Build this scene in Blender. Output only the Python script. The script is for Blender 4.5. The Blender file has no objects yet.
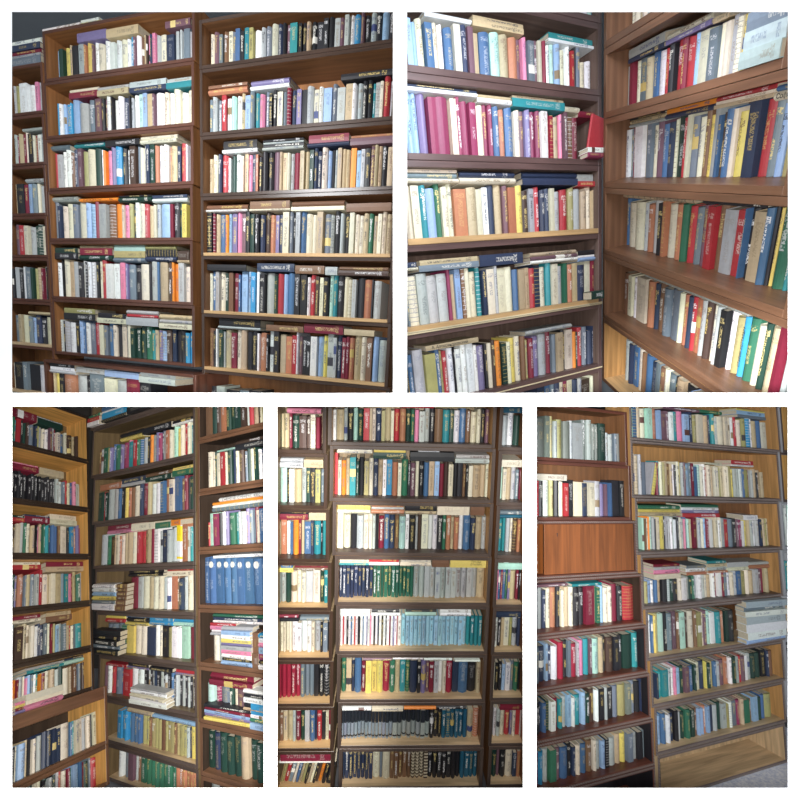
# Five alcoves of crowded library shelving seen through a white lattice wall.
# Lengths in metres; the viewer stands at the origin of X/Y and looks along +Y.
import bpy, bmesh, math, random
from mathutils import Matrix, Vector
rnd = random.Random(7)
scn = bpy.context.scene
COL = scn.collection
EYE = 3.5
FOC = 420.0 / 800.0           # focal length over picture width

CASES = {
 'A': (1, ((0.9564, 0.2848, 0.0642), (-0.2738, 0.9514, -0.1406), (-0.1011, 0.1169, 0.988)), (-1.4824, 2.4736, 1.0405)),
 'B': (1, ((0.9564, 0.2848, 0.0642), (-0.2738, 0.9514, -0.1406), (-0.1011, 0.1169, 0.988)), (-1.4824, 2.4736, 1.0405)),
 'C': (1, ((0.9564, 0.2848, 0.0642), (-0.2738, 0.9514, -0.1406), (-0.1011, 0.1169, 0.988)), (-1.4824, 2.4736, 1.0405)),
 'D': (2, ((0.8901, -0.441, -0.1146), (0.4064, 0.8821, -0.2384), (0.2062, 0.1657, 0.9644)), (0.4621, 1.8935, 0.9066)),
 'E': (2, ((0.0126, 0.9762, -0.2166), (-0.8837, -0.0904, -0.4592), (-0.4679, 0.1972, 0.8615)), (1.0387, 1.4712, 0.7433)),
 'F': (3, ((0.1996, -0.9284, -0.3133), (0.9155, 0.0626, 0.3975), (-0.3494, -0.3662, 0.8624)), (-2.287, 2.7509, -1.356)),
 'Fb': (3, ((0.1996, -0.9284, -0.3133), (0.9155, 0.0626, 0.3975), (-0.3494, -0.3662, 0.8624)), (-2.1941, 2.7446, -1.3194)),
 'G': (3, ((0.871, 0.4783, -0.1126), (-0.4484, 0.8674, 0.216), (0.201, -0.1377, 0.9699)), (-1.32, 2.6078, -1.2268)),
 'H': (3, ((0.871, 0.4783, -0.1126), (-0.4484, 0.8674, 0.216), (0.201, -0.1377, 0.9699)), (-1.32, 2.6078, -1.2268)),
 'I': (4, ((0.9991, -0.0332, 0.0267), (0.0356, 0.9947, -0.0969), (-0.0234, 0.0978, 0.9949)), (0.0478, 2.5139, -1.2171)),
 'J': (4, ((0.9991, -0.0332, 0.0267), (0.0356, 0.9947, -0.0969), (-0.0234, 0.0978, 0.9949)), (0.0478, 2.5139, -1.2171)),
 'K': (4, ((0.9991, -0.0332, 0.0267), (0.0356, 0.9947, -0.0969), (-0.0234, 0.0978, 0.9949)), (0.0478, 2.5139, -1.2171)),
 'L': (5, ((0.9365, -0.3472, 0.0488), (0.3374, 0.9303, 0.1436), (-0.0953, -0.118, 0.9884)), (1.5878, 2.6642, -1.3399)),
 'R': (5, ((0.9365, -0.3472, 0.0488), (0.3374, 0.9303, 0.1436), (-0.0953, -0.118, 0.9884)), (1.5878, 2.6642, -1.3399)),
 'S': (5, ((0.9365, -0.3472, 0.0488), (0.3374, 0.9303, 0.1436), (-0.0953, -0.118, 0.9884)), (1.5878, 2.6642, -1.3399)),
 'Bb': (1, ((0.9564, 0.2848, 0.0642), (-0.2738, 0.9514, -0.1406), (-0.1011, 0.1169, 0.988)), (-1.5108, 2.3785, 1.0288)),
}
UNITS = [
 ('A', 2, -1.1437, -0.7919, 0.6627, 0.9515),
 ('A', 3, -1.1722, -0.8020, 0.3649, 0.6627),
 ('A', 4, -1.2024, -0.8125, 0.0580, 0.3649),
 ('A', 5, -1.2279, -0.8230, -0.2031, 0.0580),
 ('A', 6, -1.2555, -0.8217, -0.4877, -0.2031),
 ('A', 7, -1.2849, -0.8167, -0.7856, -0.4877),
 ('A', 8, -1.3172, -0.8167, -1.1196, -0.7856),
 ('B', 1, -0.7796, 0.3378, 0.8337, 1.1166),
 ('B', 2, -0.7915, 0.3320, 0.5096, 0.8337),
 ('B', 3, -0.8033, 0.3255, 0.2050, 0.5096),
 ('B', 4, -0.8111, 0.3193, -0.0992, 0.2050),
 ('B', 5, -0.8156, 0.3176, -0.4623, -0.0992),
 ('B', 6, -0.8138, 0.3274, -0.8228, -0.4623),
 ('C', 1, 0.3645, 1.4743, 0.7859, 1.0261),
 ('C', 2, 0.3668, 1.4930, 0.4512, 0.7859),
 ('C', 3, 0.3694, 1.5147, 0.1362, 0.4512),
 ('C', 4, 0.3718, 1.5290, -0.1823, 0.1362),
 ('C', 5, 0.3743, 1.5346, -0.5040, -0.1823),
 ('C', 6, 0.3768, 1.5391, -0.8298, -0.5040),
 ('C', 7, 0.3787, 1.5512, -1.1392, -0.8298),
 ('D', 0, -0.4080, 0.6456, 0.7565, 0.9737),
 ('D', 1, -0.4468, 0.6456, 0.4573, 0.7565),
 ('D', 2, -0.4865, 0.6457, 0.1495, 0.4573),
 ('D', 3, -0.5277, 0.6457, -0.1728, 0.1495),
 ('D', 4, -0.5739, 0.6458, -0.5294, -0.1728),
 ('D', 5, -0.6195, 0.6458, -0.8860, -0.5294),
 ('D', 6, -0.6548, 0.6459, -1.1963, -0.8860),
 ('E', 0, -0.7445, 0.2562, 0.5509, 0.7868),
 ('E', 1, -0.7441, 0.3205, 0.2838, 0.5509),
 ('E', 2, -0.7441, 0.3951, -0.0145, 0.2838),
 ('E', 3, -0.7441, 0.4762, -0.3407, -0.0145),
 ('E', 4, -0.7441, 0.5721, -0.7058, -0.3407),
 ('E', 5, -0.7442, 0.6782, -1.1202, -0.7058),
 ('F', 1, -0.3627, 0.3122, 1.1022, 1.5248),
 ('F', 2, -0.3398, 0.3093, 0.6921, 1.1022),
 ('F', 3, -0.3163, 0.3095, 0.3293, 0.6921),
 ('F', 4, -0.2959, 0.3115, -0.0008, 0.3293),
 ('F', 5, -0.2777, 0.3148, -0.2968, -0.0008),
 ('F', 6, -0.2605, 0.3176, -0.5509, -0.2968),
 ('Fb', 7, -0.3281, 0.3087, -0.8812, -0.5550),
 ('Fb', 8, -0.3098, 0.3074, -1.0927, -0.8812),
 ('G', 0, -1.2278, 0.0882, 1.2594, 1.6719),
 ('G', 1, -1.1846, 0.0851, 0.8689, 1.2594),
 ('G', 2, -1.1405, 0.0831, 0.5102, 0.8689),
 ('G', 3, -1.1020, 0.0814, 0.1881, 0.5102),
 ('G', 4, -1.0645, 0.0799, -0.1043, 0.1881),
 ('G', 5, -1.0257, 0.0796, -0.3858, -0.1043),
 ('G', 6, -0.9700, 0.0830, -0.6489, -0.3858),
 ('G', 7, -0.8902, 0.0888, -0.9067, -0.6489),
 ('G', 8, -0.8289, 0.0927, -1.1171, -0.9067),
 ('H', 0, 0.1096, 0.7576, 0.9621, 1.3101),
 ('H', 1, 0.1038, 0.7363, 0.6287, 0.9621),
 ('H', 2, 0.0978, 0.7158, 0.2723, 0.6287),
 ('H', 3, 0.0943, 0.6944, -0.0607, 0.2723),
 ('H', 4, 0.0941, 0.6747, -0.3758, -0.0607),
 ('H', 5, 0.0978, 0.6551, -0.6692, -0.3758),
 ('H', 6, 0.1057, 0.6370, -0.9300, -0.6692),
 ('H', 7, 0.1100, 0.6213, -1.1710, -0.9300),
 ('I', 0, -0.7921, -0.4957, 0.9005, 1.1911),
 ('I', 1, -0.7929, -0.4859, 0.5730, 0.9005),
 ('I', 2, -0.7936, -0.4719, 0.2505, 0.5730),
 ('I', 3, -0.7943, -0.4577, -0.0520, 0.2505),
 ('I', 4, -0.7951, -0.4464, -0.3700, -0.0520),
 ('I', 5, -0.7958, -0.4383, -0.6699, -0.3700),
 ('I', 6, -0.7965, -0.4325, -0.9662, -0.6699),
 ('I', 7, -0.7972, -0.4281, -1.2595, -0.9662),
 ('J', 0, -0.4885, 0.4798, 0.9509, 1.2859),
 ('J', 1, -0.4758, 0.4862, 0.6217, 0.9509),
 ('J', 2, -0.4561, 0.4893, 0.2924, 0.6217),
 ('J', 3, -0.4400, 0.4934, -0.0153, 0.2924),
 ('J', 4, -0.4296, 0.4959, -0.3270, -0.0153),
 ('J', 5, -0.4197, 0.4968, -0.6416, -0.3270),
 ('J', 6, -0.4102, 0.4997, -0.9503, -0.6416),
 ('J', 7, -0.4005, 0.5043, -1.2316, -0.9503),
 ('K', 0, 0.4961, 0.6615, 0.9387, 1.2482),
 ('K', 1, 0.5016, 0.6802, 0.6092, 0.9387),
 ('K', 2, 0.5066, 0.6986, 0.2832, 0.6092),
 ('K', 3, 0.5108, 0.7160, -0.0257, 0.2832),
 ('K', 4, 0.5151, 0.7334, -0.3324, -0.0257),
 ('K', 5, 0.5204, 0.7504, -0.6330, -0.3324),
 ('K', 6, 0.5265, 0.7675, -0.9404, -0.6330),
 ('K', 7, 0.5332, 0.7836, -1.2238, -0.9404),
 ('L', 0, -0.9091, -0.1477, 0.9086, 1.2600),
 ('L', 1, -0.9076, -0.1277, 0.5587, 0.9086),
 ('L', 2, -0.9061, -0.0947, 0.2308, 0.5587),
 ('L', 3, -0.9046, -0.0603, -0.0770, 0.2308),
 ('L', 4, -0.9033, -0.0384, -0.3591, -0.0770),
 ('L', 5, -0.9021, -0.0223, -0.6204, -0.3591),
 ('L', 6, -0.9009, -0.0058, -0.8775, -0.6204),
 ('L', 7, -0.8998, -0.0038, -1.1232, -0.8775),
 ('R', 0, -0.1279, 1.4576, 1.0764, 1.4939),
 ('R', 1, -0.1264, 1.4139, 0.7001, 1.0764),
 ('R', 2, -0.1024, 1.3761, 0.3442, 0.7001),
 ('R', 3, -0.0685, 1.3430, 0.0112, 0.3442),
 ('R', 4, -0.0418, 1.3171, -0.2920, 0.0112),
 ('R', 5, -0.0167, 1.2941, -0.5613, -0.2920),
 ('R', 6, 0.0034, 1.2713, -0.8304, -0.5613),
 ('R', 7, 0.0177, 1.2488, -1.0828, -0.8304),
 ('S', 0, 1.4821, 1.7242, 1.0798, 1.5435),
 ('S', 1, 1.4353, 1.6585, 0.6945, 1.0798),
 ('S', 2, 1.3949, 1.6043, 0.3402, 0.6945),
 ('S', 3, 1.3615, 1.5545, 0.0158, 0.3402),
 ('S', 4, 1.3357, 1.5092, -0.2855, 0.0158),
 ('S', 5, 1.3120, 1.4670, -0.5498, -0.2855),
 ('S', 6, 1.2885, 1.4301, -0.8071, -0.5498),
 ('Bb', 7, -0.7686, 0.4269, -1.1692, -0.8535),
]
ROWS = [
 ('A', 2, -1.1106, -0.8661, 0.1866, 0.1876, 's213 Y371 w681 w671 p307 s203', [(-1.142, -0.824, 'w29 n34 m23 s17 e51', 't')], 0),
 ('A', 3, -1.1383, -0.8730, 0.1935, 0.1828, 's243 m241 t432 m238 i190 k472 i187 m140 w325 s185', [(-1.0244, -0.8397, 's18', '')], 0),
 ('A', 4, -1.1673, -0.8783, 0.1946, 0.1892, 't452 k695 m344 l293 e388 i193 s383 k143', [(-1.0237, -0.8711, 's24', '')], 0),
 ('A', 5, -1.1932, -0.8768, 0.1946, 0.1951, 'M590 r467 i405 s459 d433 d418 i392', [], 0),
 ('A', 6, -1.2187, -0.8737, 0.2076, 0.2072, 'k159 s370 k368 w261 e518 d257 Y307 t457 m202 s301 k100 i150', [], 0),
 ('A', 7, -1.2466, -0.8676, 0.1871, 0.1870, 'e651 t323 i448 e381 l253 n502 k497 i736', [(-1.0678, -0.8616, 't20', '')], 0),
 ('A', 8, -1.2795, -0.9683, 0.1947, 0.1958, 'i246 k852 e481 k1066 s467', [], 0),
 ('B', 1, -0.7274, 0.2790, 0.1817, 0.1671, 'l378 d345 y440 t214 k501 s429 j208 y376 M131 w372 i461 w411 w407 w403 i488 w264 c245 M192 w346 h189 t214 H128 p128 n169 p236 s335 i349 n535 s407 k145 w81 e417 s119', [(-0.5262, -0.3016, 'u48', ''), (-0.3016, -0.0663, 't46', ''), (0.1228, 0.2907, 'M34', ''), (-0.7959, -0.5024, 'w27', 't'), (-0.4867, -0.3472, 'w16 Y16', 't'), (0.0188, 0.0884, 's20', 't')], 0),
 ('B', 2, -0.7446, 0.3115, 0.2003, 0.1885, 'c274 w273 l217 c431 c129 l532 s683 e519 k124 M461 s122 k203 M152 w352 k100 w417 w414 n439 k97 s193 w384 a286 l331 t423 M187 w573 i320 w408 i449 w463 i484 e122', [(-0.6096, -0.3854, 'i22 m33', ''), (-0.3854, -0.1493, 's22 t32', ''), (-0.1419, 0.1241, 's31 n26', ''), (0.1241, 0.3017, 's20 z31', '')], 0),
 ('B', 3, -0.7828, 0.2571, 0.2262, 0.2123, 'r221 s419 w416 w412 h307 n305 M353 Y400 i594 d490 w194 o194 p433 u334 c473 k328 w279 H462 e320 i318 s136 n270 d358 j311 w352 w350 j174 t432 n257 r383 w127', [(-0.8053, -0.6352, 'e29', ''), (-0.5853, -0.3434, 'k17 z29', ''), (-0.3356, -0.0764, 'k33', ''), (-0.069, 0.1897, 'i32 i32', '')], 0),
 ('B', 4, -0.7906, 0.2509, 0.2195, 0.1930, 'e289 n264 i440 i447 e463 i662 l423 l429 m297 s589 h581 o574 i190 p424 Y328 n186 w278 i368 r365 t362 i225 s268 l708 m263 k391 d259 y343', [(-0.8286, -0.5876, 's30', ''), (-0.5625, -0.2551, 'o18', ''), (-0.2473, 0.0039, 'k11 d28', ''), (0.0113, 0.2629, 'n17 w22', '')], 0),
 ('B', 5, -0.7951, 0.2766, 0.2319, 0.2176, 'w412 k61 i509 t424 s350 k447 s246 k177 w293 k117 w213 k241 i336 r362 w566 w467 n93 p415 u165 e528 k495 i640 k194 s455 b174 t586 H299 o170 o405 s418 i456', [(-0.8197, -0.5919, 'd32 k38', ''), (-0.5833, -0.3092, 't18 m43 d31', ''), (-0.3011, -0.0501, 'a36 Y42 e30', ''), (-0.0501, 0.1808, 'Y29 k47 n35', ''), (0.1881, 0.2742, 'H51 t17', '')], 0),
 ('B', 6, -0.7933, 0.2885, 0.2070, 0.1912, 'w100 k236 s480 w528 k335 l364 b186 w360 e429 r385 i382 e299 b446 i344 k390 i368 e173 i240 d343 d341 d338 g466 z296 t276 u320 l344 H405 n312 k372 k352 c332 c277', [(-0.7377, -0.4675, 'Y32 k45', ''), (-0.4505, -0.2111, 'k32 i32', ''), (-0.2111, 0.04, 's25 r18 s49', ''), (0.0476, 0.2929, 't30 s24 i30', '')], 0),
 ('Bb', 7, -0.7481, 0.0602, 0.2361, 0.2164, 't153 y445 k441 j988 s776 k574 e1128 i920 s724 m1065 k869', [(-0.8011, -0.5278, 'k33 w33 s33', ''), (-0.5107, -0.2852, 's32', ''), (-0.2771, -0.008, 'l38', ''), (-0.008, 0.2608, 's24 s37', '')], 0),
 ('C', 1, 0.3971, 1.4505, 0.1707, 0.1447, 'i331 M328 e248 h323 i268 e258 b302 k255 z283 Y259 w425 s291 e324 i386 n283 k211 M210 z430 k207 k274 t258 k337 k367 k278 k315 s313 M246 s231 w268 c342 M176 k281 s322 k307 l353 k242', [], 0),
 ('C', 2, 0.3937, 1.4711, 0.1880, 0.1837, 'e262 s325 e307 r320 w270 a316 w313 t233 l348 e291 z274 p332 e255 k186 k297 i338 e256 m261 n317 u286 k298 s394 i279 w263 l452 e285 s444 t399 w211 s328 k260 k245 z154 s281 i159 r315 s219', [(0.4075, 0.6551, 'h15 j30', ''), (0.6736, 0.9059, 'u29 w19', ''), (1.1955, 1.4694, 'k27', '')], 0),
 ('C', 3, 0.3899, 1.4923, 0.2051, 0.1979, 't333 i311 n269 r420 w176 d359 w316 i220 t234 p264 n208 j154 k245 k342 k339 M433 t178 t258 i205 s204 m376 t258 t257 d255 n239 n252 i306 l207 k220 s164 t231 t230 t228 o307 l238 s224 k275 M260 t181 t193 k306 t348', [(0.4998, 0.7221, 'k41 w20', ''), (0.753, 0.9971, 'k15 s10 k15 s15', ''), (1.0201, 1.2542, 'm38 n19', ''), (1.2596, 1.49, 'j14 M32', '')], 0),
 ('C', 4, 0.3923, 1.4980, 0.2197, 0.2038, 'k317 m169 t295 b418 o207 l182 u345 p293 M323 k273 d279 k285 n330 H374 j356 u230 n183 i395 e226 k187 s283 b311 i367 i320 t361 e429 s213 k310 s196 k334 i276 i247 i245 t284 g229 t227 i226 i238 t295', [(0.387, 0.6645, 'h27 w11', ''), (0.6773, 0.931, 'h41 i10', ''), (0.937, 1.2428, 'h30 i20', ''), (1.2539, 1.4956, 'h39', '')], 0),
 ('C', 5, 0.3948, 1.4588, 0.2217, 0.2054, 'i214 b297 s260 i327 d308 h323 m379 b126 l399 l297 c311 w244 k356 s496 d270 r378 l266 b434 k346 k396 w196 r315 H224 i237 k324 a220 z262 k361 i258 i242 s241 k435 j403 k83 s412', [(0.4004, 0.6627, 'k33', ''), (0.734, 0.9651, 'n43', ''), (0.9712, 1.1435, 'h42', ''), (1.1493, 1.2185, 's41', ''), (1.2242, 1.4997, 'h20 H25', '')], 0),
 ('C', 6, 0.3973, 1.5051, 0.2178, 0.2275, 'h358 k198 w108 d339 s124 t371 m394 i348 t388 k359 k356 w135 j419 k166 w397 k344 t374 j387 r304 w111 M222 k268 k266 w388 l354 y260 s364 s181 n300 m238 m237 j265 t379 i304 h330 l320 s423', [(0.4772, 0.7592, 'k46 s17', ''), (0.7981, 1.03, 'h33', ''), (1.0361, 1.2671, 'm48', ''), (1.2729, 1.4418, 't31', '')], 0),
 ('C', 7, 0.3992, 0.7600, 0.1962, 0.1881, 'k582 s592 k874 e716 k844', [], 0),
 ('D', 0, 0.5057, 0.6181, 0.1606, 0.1628, 'e328 i249 w251 a254 c42', [], 0),
 ('D', 1, -0.4027, 0.6181, 0.1771, 0.1703, 'l285 l277 i323 b370 i279 w246 b412 i356 n362 M295 t306 b557 a501 t484 j480 M326 p240 e380 M278 i234 m220 w302 a242 l375 i381 w235 r212 k128 e310 i402_ w409_', [(-0.316, -0.095, 'w17', ''), (-0.09, 0.1801, 't15 t22', ''), (0.3256, 0.6131, 'z24 w12', '')], 0),
 ('D', 2, -0.4390, 0.5270, 0.2284, 0.1995, 'l316 l321 u404 v394 v683 i318 v258 v393 v366 i372 v309 v265 b353 j359 b453 i312 M331 u321 v310 v282 w397 R201 R244 t412 p208 M269 h358 m451', [(-0.4317, -0.0884, 'n15 w22', ''), (-0.1847, 0.0954, 't12 w19', ''), (0.101, 0.4157, 't12 z37', ''), (0.4222, 0.5149, 'i22', ''), (0.5149, 0.6681, 'm27', ''), (0.5143, 0.6457, 'w22 v22', 'b')], 0),  # first three spines carry a pale haze in their colour, over maroon
 ('D', 3, -0.4803, 0.6182, 0.2148, 0.1950, 'i304 i402 z346 l449 g293 i331 i302 j672 t528 i323 w320 n413 t413 M305 j465 y395 H441 s326 r330 n318 n305 i309 s523 r498 Y398 s460 t412 i380 t23', [(-0.4736, -0.2164, 'i12 e23 i16', ''), (-0.2113, 0.0982, 'n25 i25', ''), (0.14, 0.4957, 'n36 n36', ''), (0.4612, 0.6681, 's33 r24', '')], 0),
 ('D', 4, -0.5233, 0.6183, 0.2228, 0.1931, 'e147 i458 s519 s531 s530 v188 t204 l316 h222 i266 i384 z274 n262 i443 s195 i532 i418 b362 t399 t259 r368 n399 i388 z359 i434 s406 g268 j325 t347 n614 i436 m165', [(-0.5158, -0.458, 'n21 i12', ''), (-0.4532, -0.1392, 't21 e26', ''), (-0.1336, 0.121, 'n50', ''), (0.1714, 0.4896, 't19 M19 w15', ''), (0.4968, 0.6682, 'k25 w10 l20', ''), (0.5268, 0.6457, 'd41', 'b')], 0),
 ('D', 5, -0.5644, 0.6183, 0.2426, 0.2011, 'n150 b289 s538 Y577 b267 Y148 r258 w323 k55 w371 w312 w388 w218 u428 k164 i271 H243 o354 d312 i252 y367 i339 h311 Y182 m350 u406 s516 m332 e283 t448 k272 i460 o261 d244 r342 e336 n389 n67', [(-0.4602, -0.1722, 't23', ''), (0.1218, 0.4392, 's21', '')], 0),
 ('D', 6, 0.2030, 0.6184, 0.2620, 0.2346, 'n519 b351 e266 n404 i273 v321 i418 n377 s286 H726 i213', [], 0),
 ('E', 0, -0.7170, -0.4717, 0.1655, 0.1624, 'i205 i412 t266 i386 s249 i362 i348 t225', [], 0),
 ('E', 1, -0.7156, 0.0610, 0.1534, 0.1486, 's212 m321 i442 e528 t423 b311 w647 r351 k280 r504 m295 r447 l215 i515 e465 i344 i266 s229 i222 y290 r207 h251', [(-0.6909, -0.416, 's31 n17', ''), (-0.4024, -0.142, 'i18 u15', ''), (-0.1322, -0.0574, 't16', ''), (0.1394, 0.2903, 'e42 x42 x42', 'b')], 0),
 ('E', 2, -0.7166, 0.2471, 0.2159, 0.1997, 'w252 e268 m355 w700 t387 e393 i320 M387 b373 n394 k122 i155 d450 r241 i219 e335 i265 h243 y318 s268 b182 H178 b346 i203 y312 w223 n501 r382 e335 l257 Y274', [(-0.664, -0.376, 'k12 t24 s20', ''), (-0.376, -0.0836, 'o24 n27', ''), (-0.1261, 0.1705, 'r20 i14 t17', ''), (0.1742, 0.2409, 'b15 i23', '')], 0),
 ('E', 3, -0.7166, 0.3205, 0.2183, 0.2463, 'b309 i783 i805 s256 j430 s477 k457 j251 i542 j461 g397 r406 e390 M466 r443 h436 s583 r461 b60 k295 t484 b299 k145 y122 g471 z141', [(-0.7049, -0.1413, 't21', ''), (-0.0876, 0.2189, 'k39', ''), (0.2307, 0.3046, 'i23', '')], 0),
 ('E', 4, -0.6935, 0.4049, 0.2287, 0.2490, 'h513 i391 w454 i883 h171 j511 n321 h496 e572 n172 e408 i305 j331 n354 r278 j317 s285 H342 i316 s237 k339 w275 Y379 c292 g431 i345 d268 t431 m361 s207', [(-0.4616, 0.2121, 's12', '')], 0),
 ('E', 5, -0.6705, 0.1279, 0.2613, 0.2249, 's479 n432 b448 i574 h278 b512 n643 e370 h382 i233 e518 k218 t527 k620 l531 i540 k174 e504', [], 0),
 ('F', 1, -0.2640, 0.2726, 0.2201, 0.2191, 'g235 z158 r321 k179 d206 H234 e356 n190 Y157 s247 i232 w290 M202 s223 m188 i286 b437 i237 H443 t256 H291', [(-0.3069, -0.0958, 'm66', ''), (-0.0881, 0.1175, 's17 d52', '')], 0),
 ('F', 2, -0.2418, 0.2858, 0.2239, 0.2107, 'k212! k214! k217! k220! k223! k227! k230! k233! k236! k240! k243! k247! k250! k254! s248 w221 e224 r206 i250 b211 p257 s239 w175', [(-0.2835, -0.068, 'p15 m45', ''), (-0.0606, 0.1283, 't55', '')], 0),
 ('F', 3, -0.2099, 0.2860, 0.2114, 0.2252, 'H129 i304 s221 g224 i266 t310 k78 p237 t201 g122 z329 n167 b254 b362 h175 i446 k182 c295 j262 u285 v111', [(-0.2377, -0.1535, 'd20 r27', ''), (-0.1535, 0.0225, 'n14 m42', ''), (0.0225, 0.2366, 'i37 i37', '')], 0),
 ('F', 4, -0.2047, 0.2880, 0.2074, 0.2120, 'd216 u183 j373 e114 t346 e275 s200 r202^ i329 t336 i344 t351 e269 z319 p232 m188 Y267 g339 s44', [(-0.2379, -0.0337, 'i25 r43', ''), (0.0009, 0.3078, 'm34 t34', '')], 0),
 ('F', 5, -0.1893, 0.2913, 0.2050, 0.1557, 'e161 H494 t271 i262 i267 w85 n179 n328 e223 i150 m152 Y138 l233 s356 e242 t163 r290 i211 e85 z514', [(-0.2218, -0.0252, 'm29 i29', ''), (0.0079, 0.1927, 't25 h37', '')], 0),
 ('F', 6, -0.1743, 0.2941, 0.1633, 0.1660, 'p76 o115 m129 s362 i101 p101 l205 e138 w175 z249 o57 m328 i260 t342 s271 d333 i406 t166 h252 m213 e216 H189', [(-0.1027, 0.1349, 's17 z17', ''), (0.1419, 0.2815, 'n12 a24', '')], 0),
 ('Fb', 7, -0.2422, 0.2852, 0.1621, 0.1767, 'k225 i130 l399 t170 k173 i210 n85 s288 n331 n302 n270 n236 i525 b166 z168 i298 i305 s267 i272 k184 i233 i38', [(-0.2254, 0.004, 'i33 i19 p29', 'T'), (-0.2767, -0.2254, 'p14 y14 m14 u14', 'T')], 0),
 ('Fb', 8, -0.2311, 0.2839, 0.1723, 0.1532, 'i175 k238 e181 w184 d313 i192 i260 k198 d235 s205 k104 d175 s142 r215 i292 m149 g188 l268 l194 b237 m80 d365 e124 r420', [], 0),
 ('G', 0, -1.1518, -0.0075, 0.2908, 0.2545, 'k2599 s2428 d2274 r1613 k2528', [(-1.2227, -1.0428, 'g26 r34 w34', 'b'), (-0.9991, -0.6673, 'b33 w16 c49 k25', 'b'), (-0.6541, -0.2799, 'k55', 'b')], 0),
 ('G', 1, -1.1582, 0.0211, 0.2026, 0.2155, 'h350 s441 g529 Y369 u335 b392 g595 u527 v577 p228 z564 r389 g358 b381 s457 k398 o315 s339 u361 v357 n303 s300 j322 i319 a437 y383 i379 r444 i278 z366', [(-0.8259, -0.5416, 'k30 y30', ''), (-0.5416, -0.1992, 'k44', ''), (-0.188, 0.0389, 'k21 w14', '')], 0),
 ('G', 2, -1.1170, 0.0176, 0.2147, 0.2262, 'd545 r442 d337 s598 s653 b545 k254 y440 j465 h459 i483 n417 m673 t375 w596 w586 b357 j623 i479 b628 h335 m357 k277 d424', [(-1.0787, -0.7933, 'j45', ''), (-0.7933, -0.4934, 'n36 s22', ''), (-0.4934, -0.1962, 'h27 d34', ''), (-0.1853, 0.0354, 'y20 g39', '')], 0),
 ('G', 3, -1.0694, 0.0145, 0.2068, 0.2237, 's694 g605 H521 t294 i292 j289 i358 t425 t628 i412 r608 r532 h263 t196 h388 m192 w444 s438 n493 s485 s478 w412* w349* j516 s170 z360', [(-0.9583, -0.6506, 'm35 p28', ''), (-0.6506, -0.38, 'i47', ''), (-0.3687, -0.2042, 'g39', ''), (-0.1935, -0.0991, 'o38', '')], 0),
 ('G', 4, -0.6414, 0.0212, 0.2080, 0.1987, 'm638 s488 i616 t605 i528 i519 s384 w442 j559 h245 n484 s358 i529 i232', [(-1.0344, -0.738, 'w27 w27 l27 y27 e20 w41', 'b'), (-0.7257, -0.6051, 'h26 h26 h26 h26 h33 h33', 'b'), (-0.6729, -0.2859, 'k25 k25', ''), (-0.2328, 0.0293, 'r12 i36', '')], 0),
 ('G', 5, -0.9591, 0.0323, 0.1762, 0.1834, 'e713 e663 e684 g637 y851 i719 i703 n838 w418 i368 k580 Y286 w563 w416 a680 m795', [(-1.0109, -0.6739, 'k32 k26 k32 e26 k32', 'b'), (-0.9422, -0.7063, 'y19 r26', ''), (-0.6944, -0.4311, 'b12 k31 y18', ''), (-0.4201, -0.1783, 'c24 c24', ''), (-0.1683, 0.0546, 'c23 a23', '')], 0),
 ('G', 6, -0.9465, 0.0339, 0.1667, 0.1725, 'M341 w490 r354 e713 b312 r842 w673 s294 w580 k314! s255 k281! s223 n276 k301! s244 k322! s239 k290! b235 k285! s231 k305! s201 k275! s223 k270! t170 k266!', [(-0.9114, -0.6698, 'r18', ''), (-0.6582, -0.4238, 'k18 u12', ''), (-0.4131, -0.1863, 'k23', ''), (-0.1469, 0.0516, 'r16 u16', ''), (-0.5358, -0.1689, 's11 w23 i17 w17 w23', 'b')], 0),
 ('G', 7, -0.7789, 0.0397, 0.1669, 0.1604, 'c464 c393 c362 c320 b316 b375 b432 Y365 Y337 h298 Y412 Y325 Y401 h249 Y314 Y311 Y307 h272 Y323 Y319 Y263 s312 n206 y306 s202', [(-0.646, -0.3851, 't28', ''), (-0.3747, 0.0573, 'l21', '')], 0),
 ('G', 8, -0.7523, 0.0540, 0.1508, 0.1698, 'w499 e699 M548 s270 h334 g462 g454 g447 g441 g434 g427 g421 g415 j327 j323 j320 j316 j312 j309 j305', [], 0),
 ('H', 0, 0.1558, 0.6895, 0.2558, 0.2675, 'h483 d450 H419 j414 d456 d472 d465 H481 s249 r402 t397 H175 i238 Y236', [], 0),
 ('H', 1, 0.1449, 0.6676, 0.2304, 0.1882, 'i474 i334 d243 i382 r377 i192 d370 n396 i258 H408 e252 d279 i443 d214 w337 n267', [(0.2729, 0.4382, 'a12', ''), (0.4293, 0.6856, 'H24 k36', '')], 0),
 ('H', 2, 0.1509, 0.6462, 0.1881, 0.1947, 'r223_ a387 v490 k322 w266 u263 g520 z358 s223 w401 u297 e294 m291 i192 b427', [(0.2157, 0.6646, 'o17 w17 e23', ''), (0.2804, 0.6646, 'w23', '')], 0),
 ('H', 3, 0.1178, 0.6440, 0.2626, 0.2432, 'b384? b662? b624? b632? b597? b584? b655? b721? b403?', [(0.2187, 0.6484, 'w16', '')], 0),
 ('H', 4, 0.1739, 0.2783, 0.1469, 0.1386, 'i602 s443', [(0.3011, 0.5438, 's21 l21 w21 y21 u16 s21 p21 w21 k16 l21', 'b'), (0.5515, 0.5972, 'h101 h76', 'b'), (0.5896, 0.6567, 'c25 w20 p25 l30 v30 k25 w20', 'b'), (0.1824, 0.404, 'r16 p21 w16 s16', ''), (0.404, 0.6227, 'm36', ''), (0.2089, 0.6227, 'g16 n16 w16', '')], 0),
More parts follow.
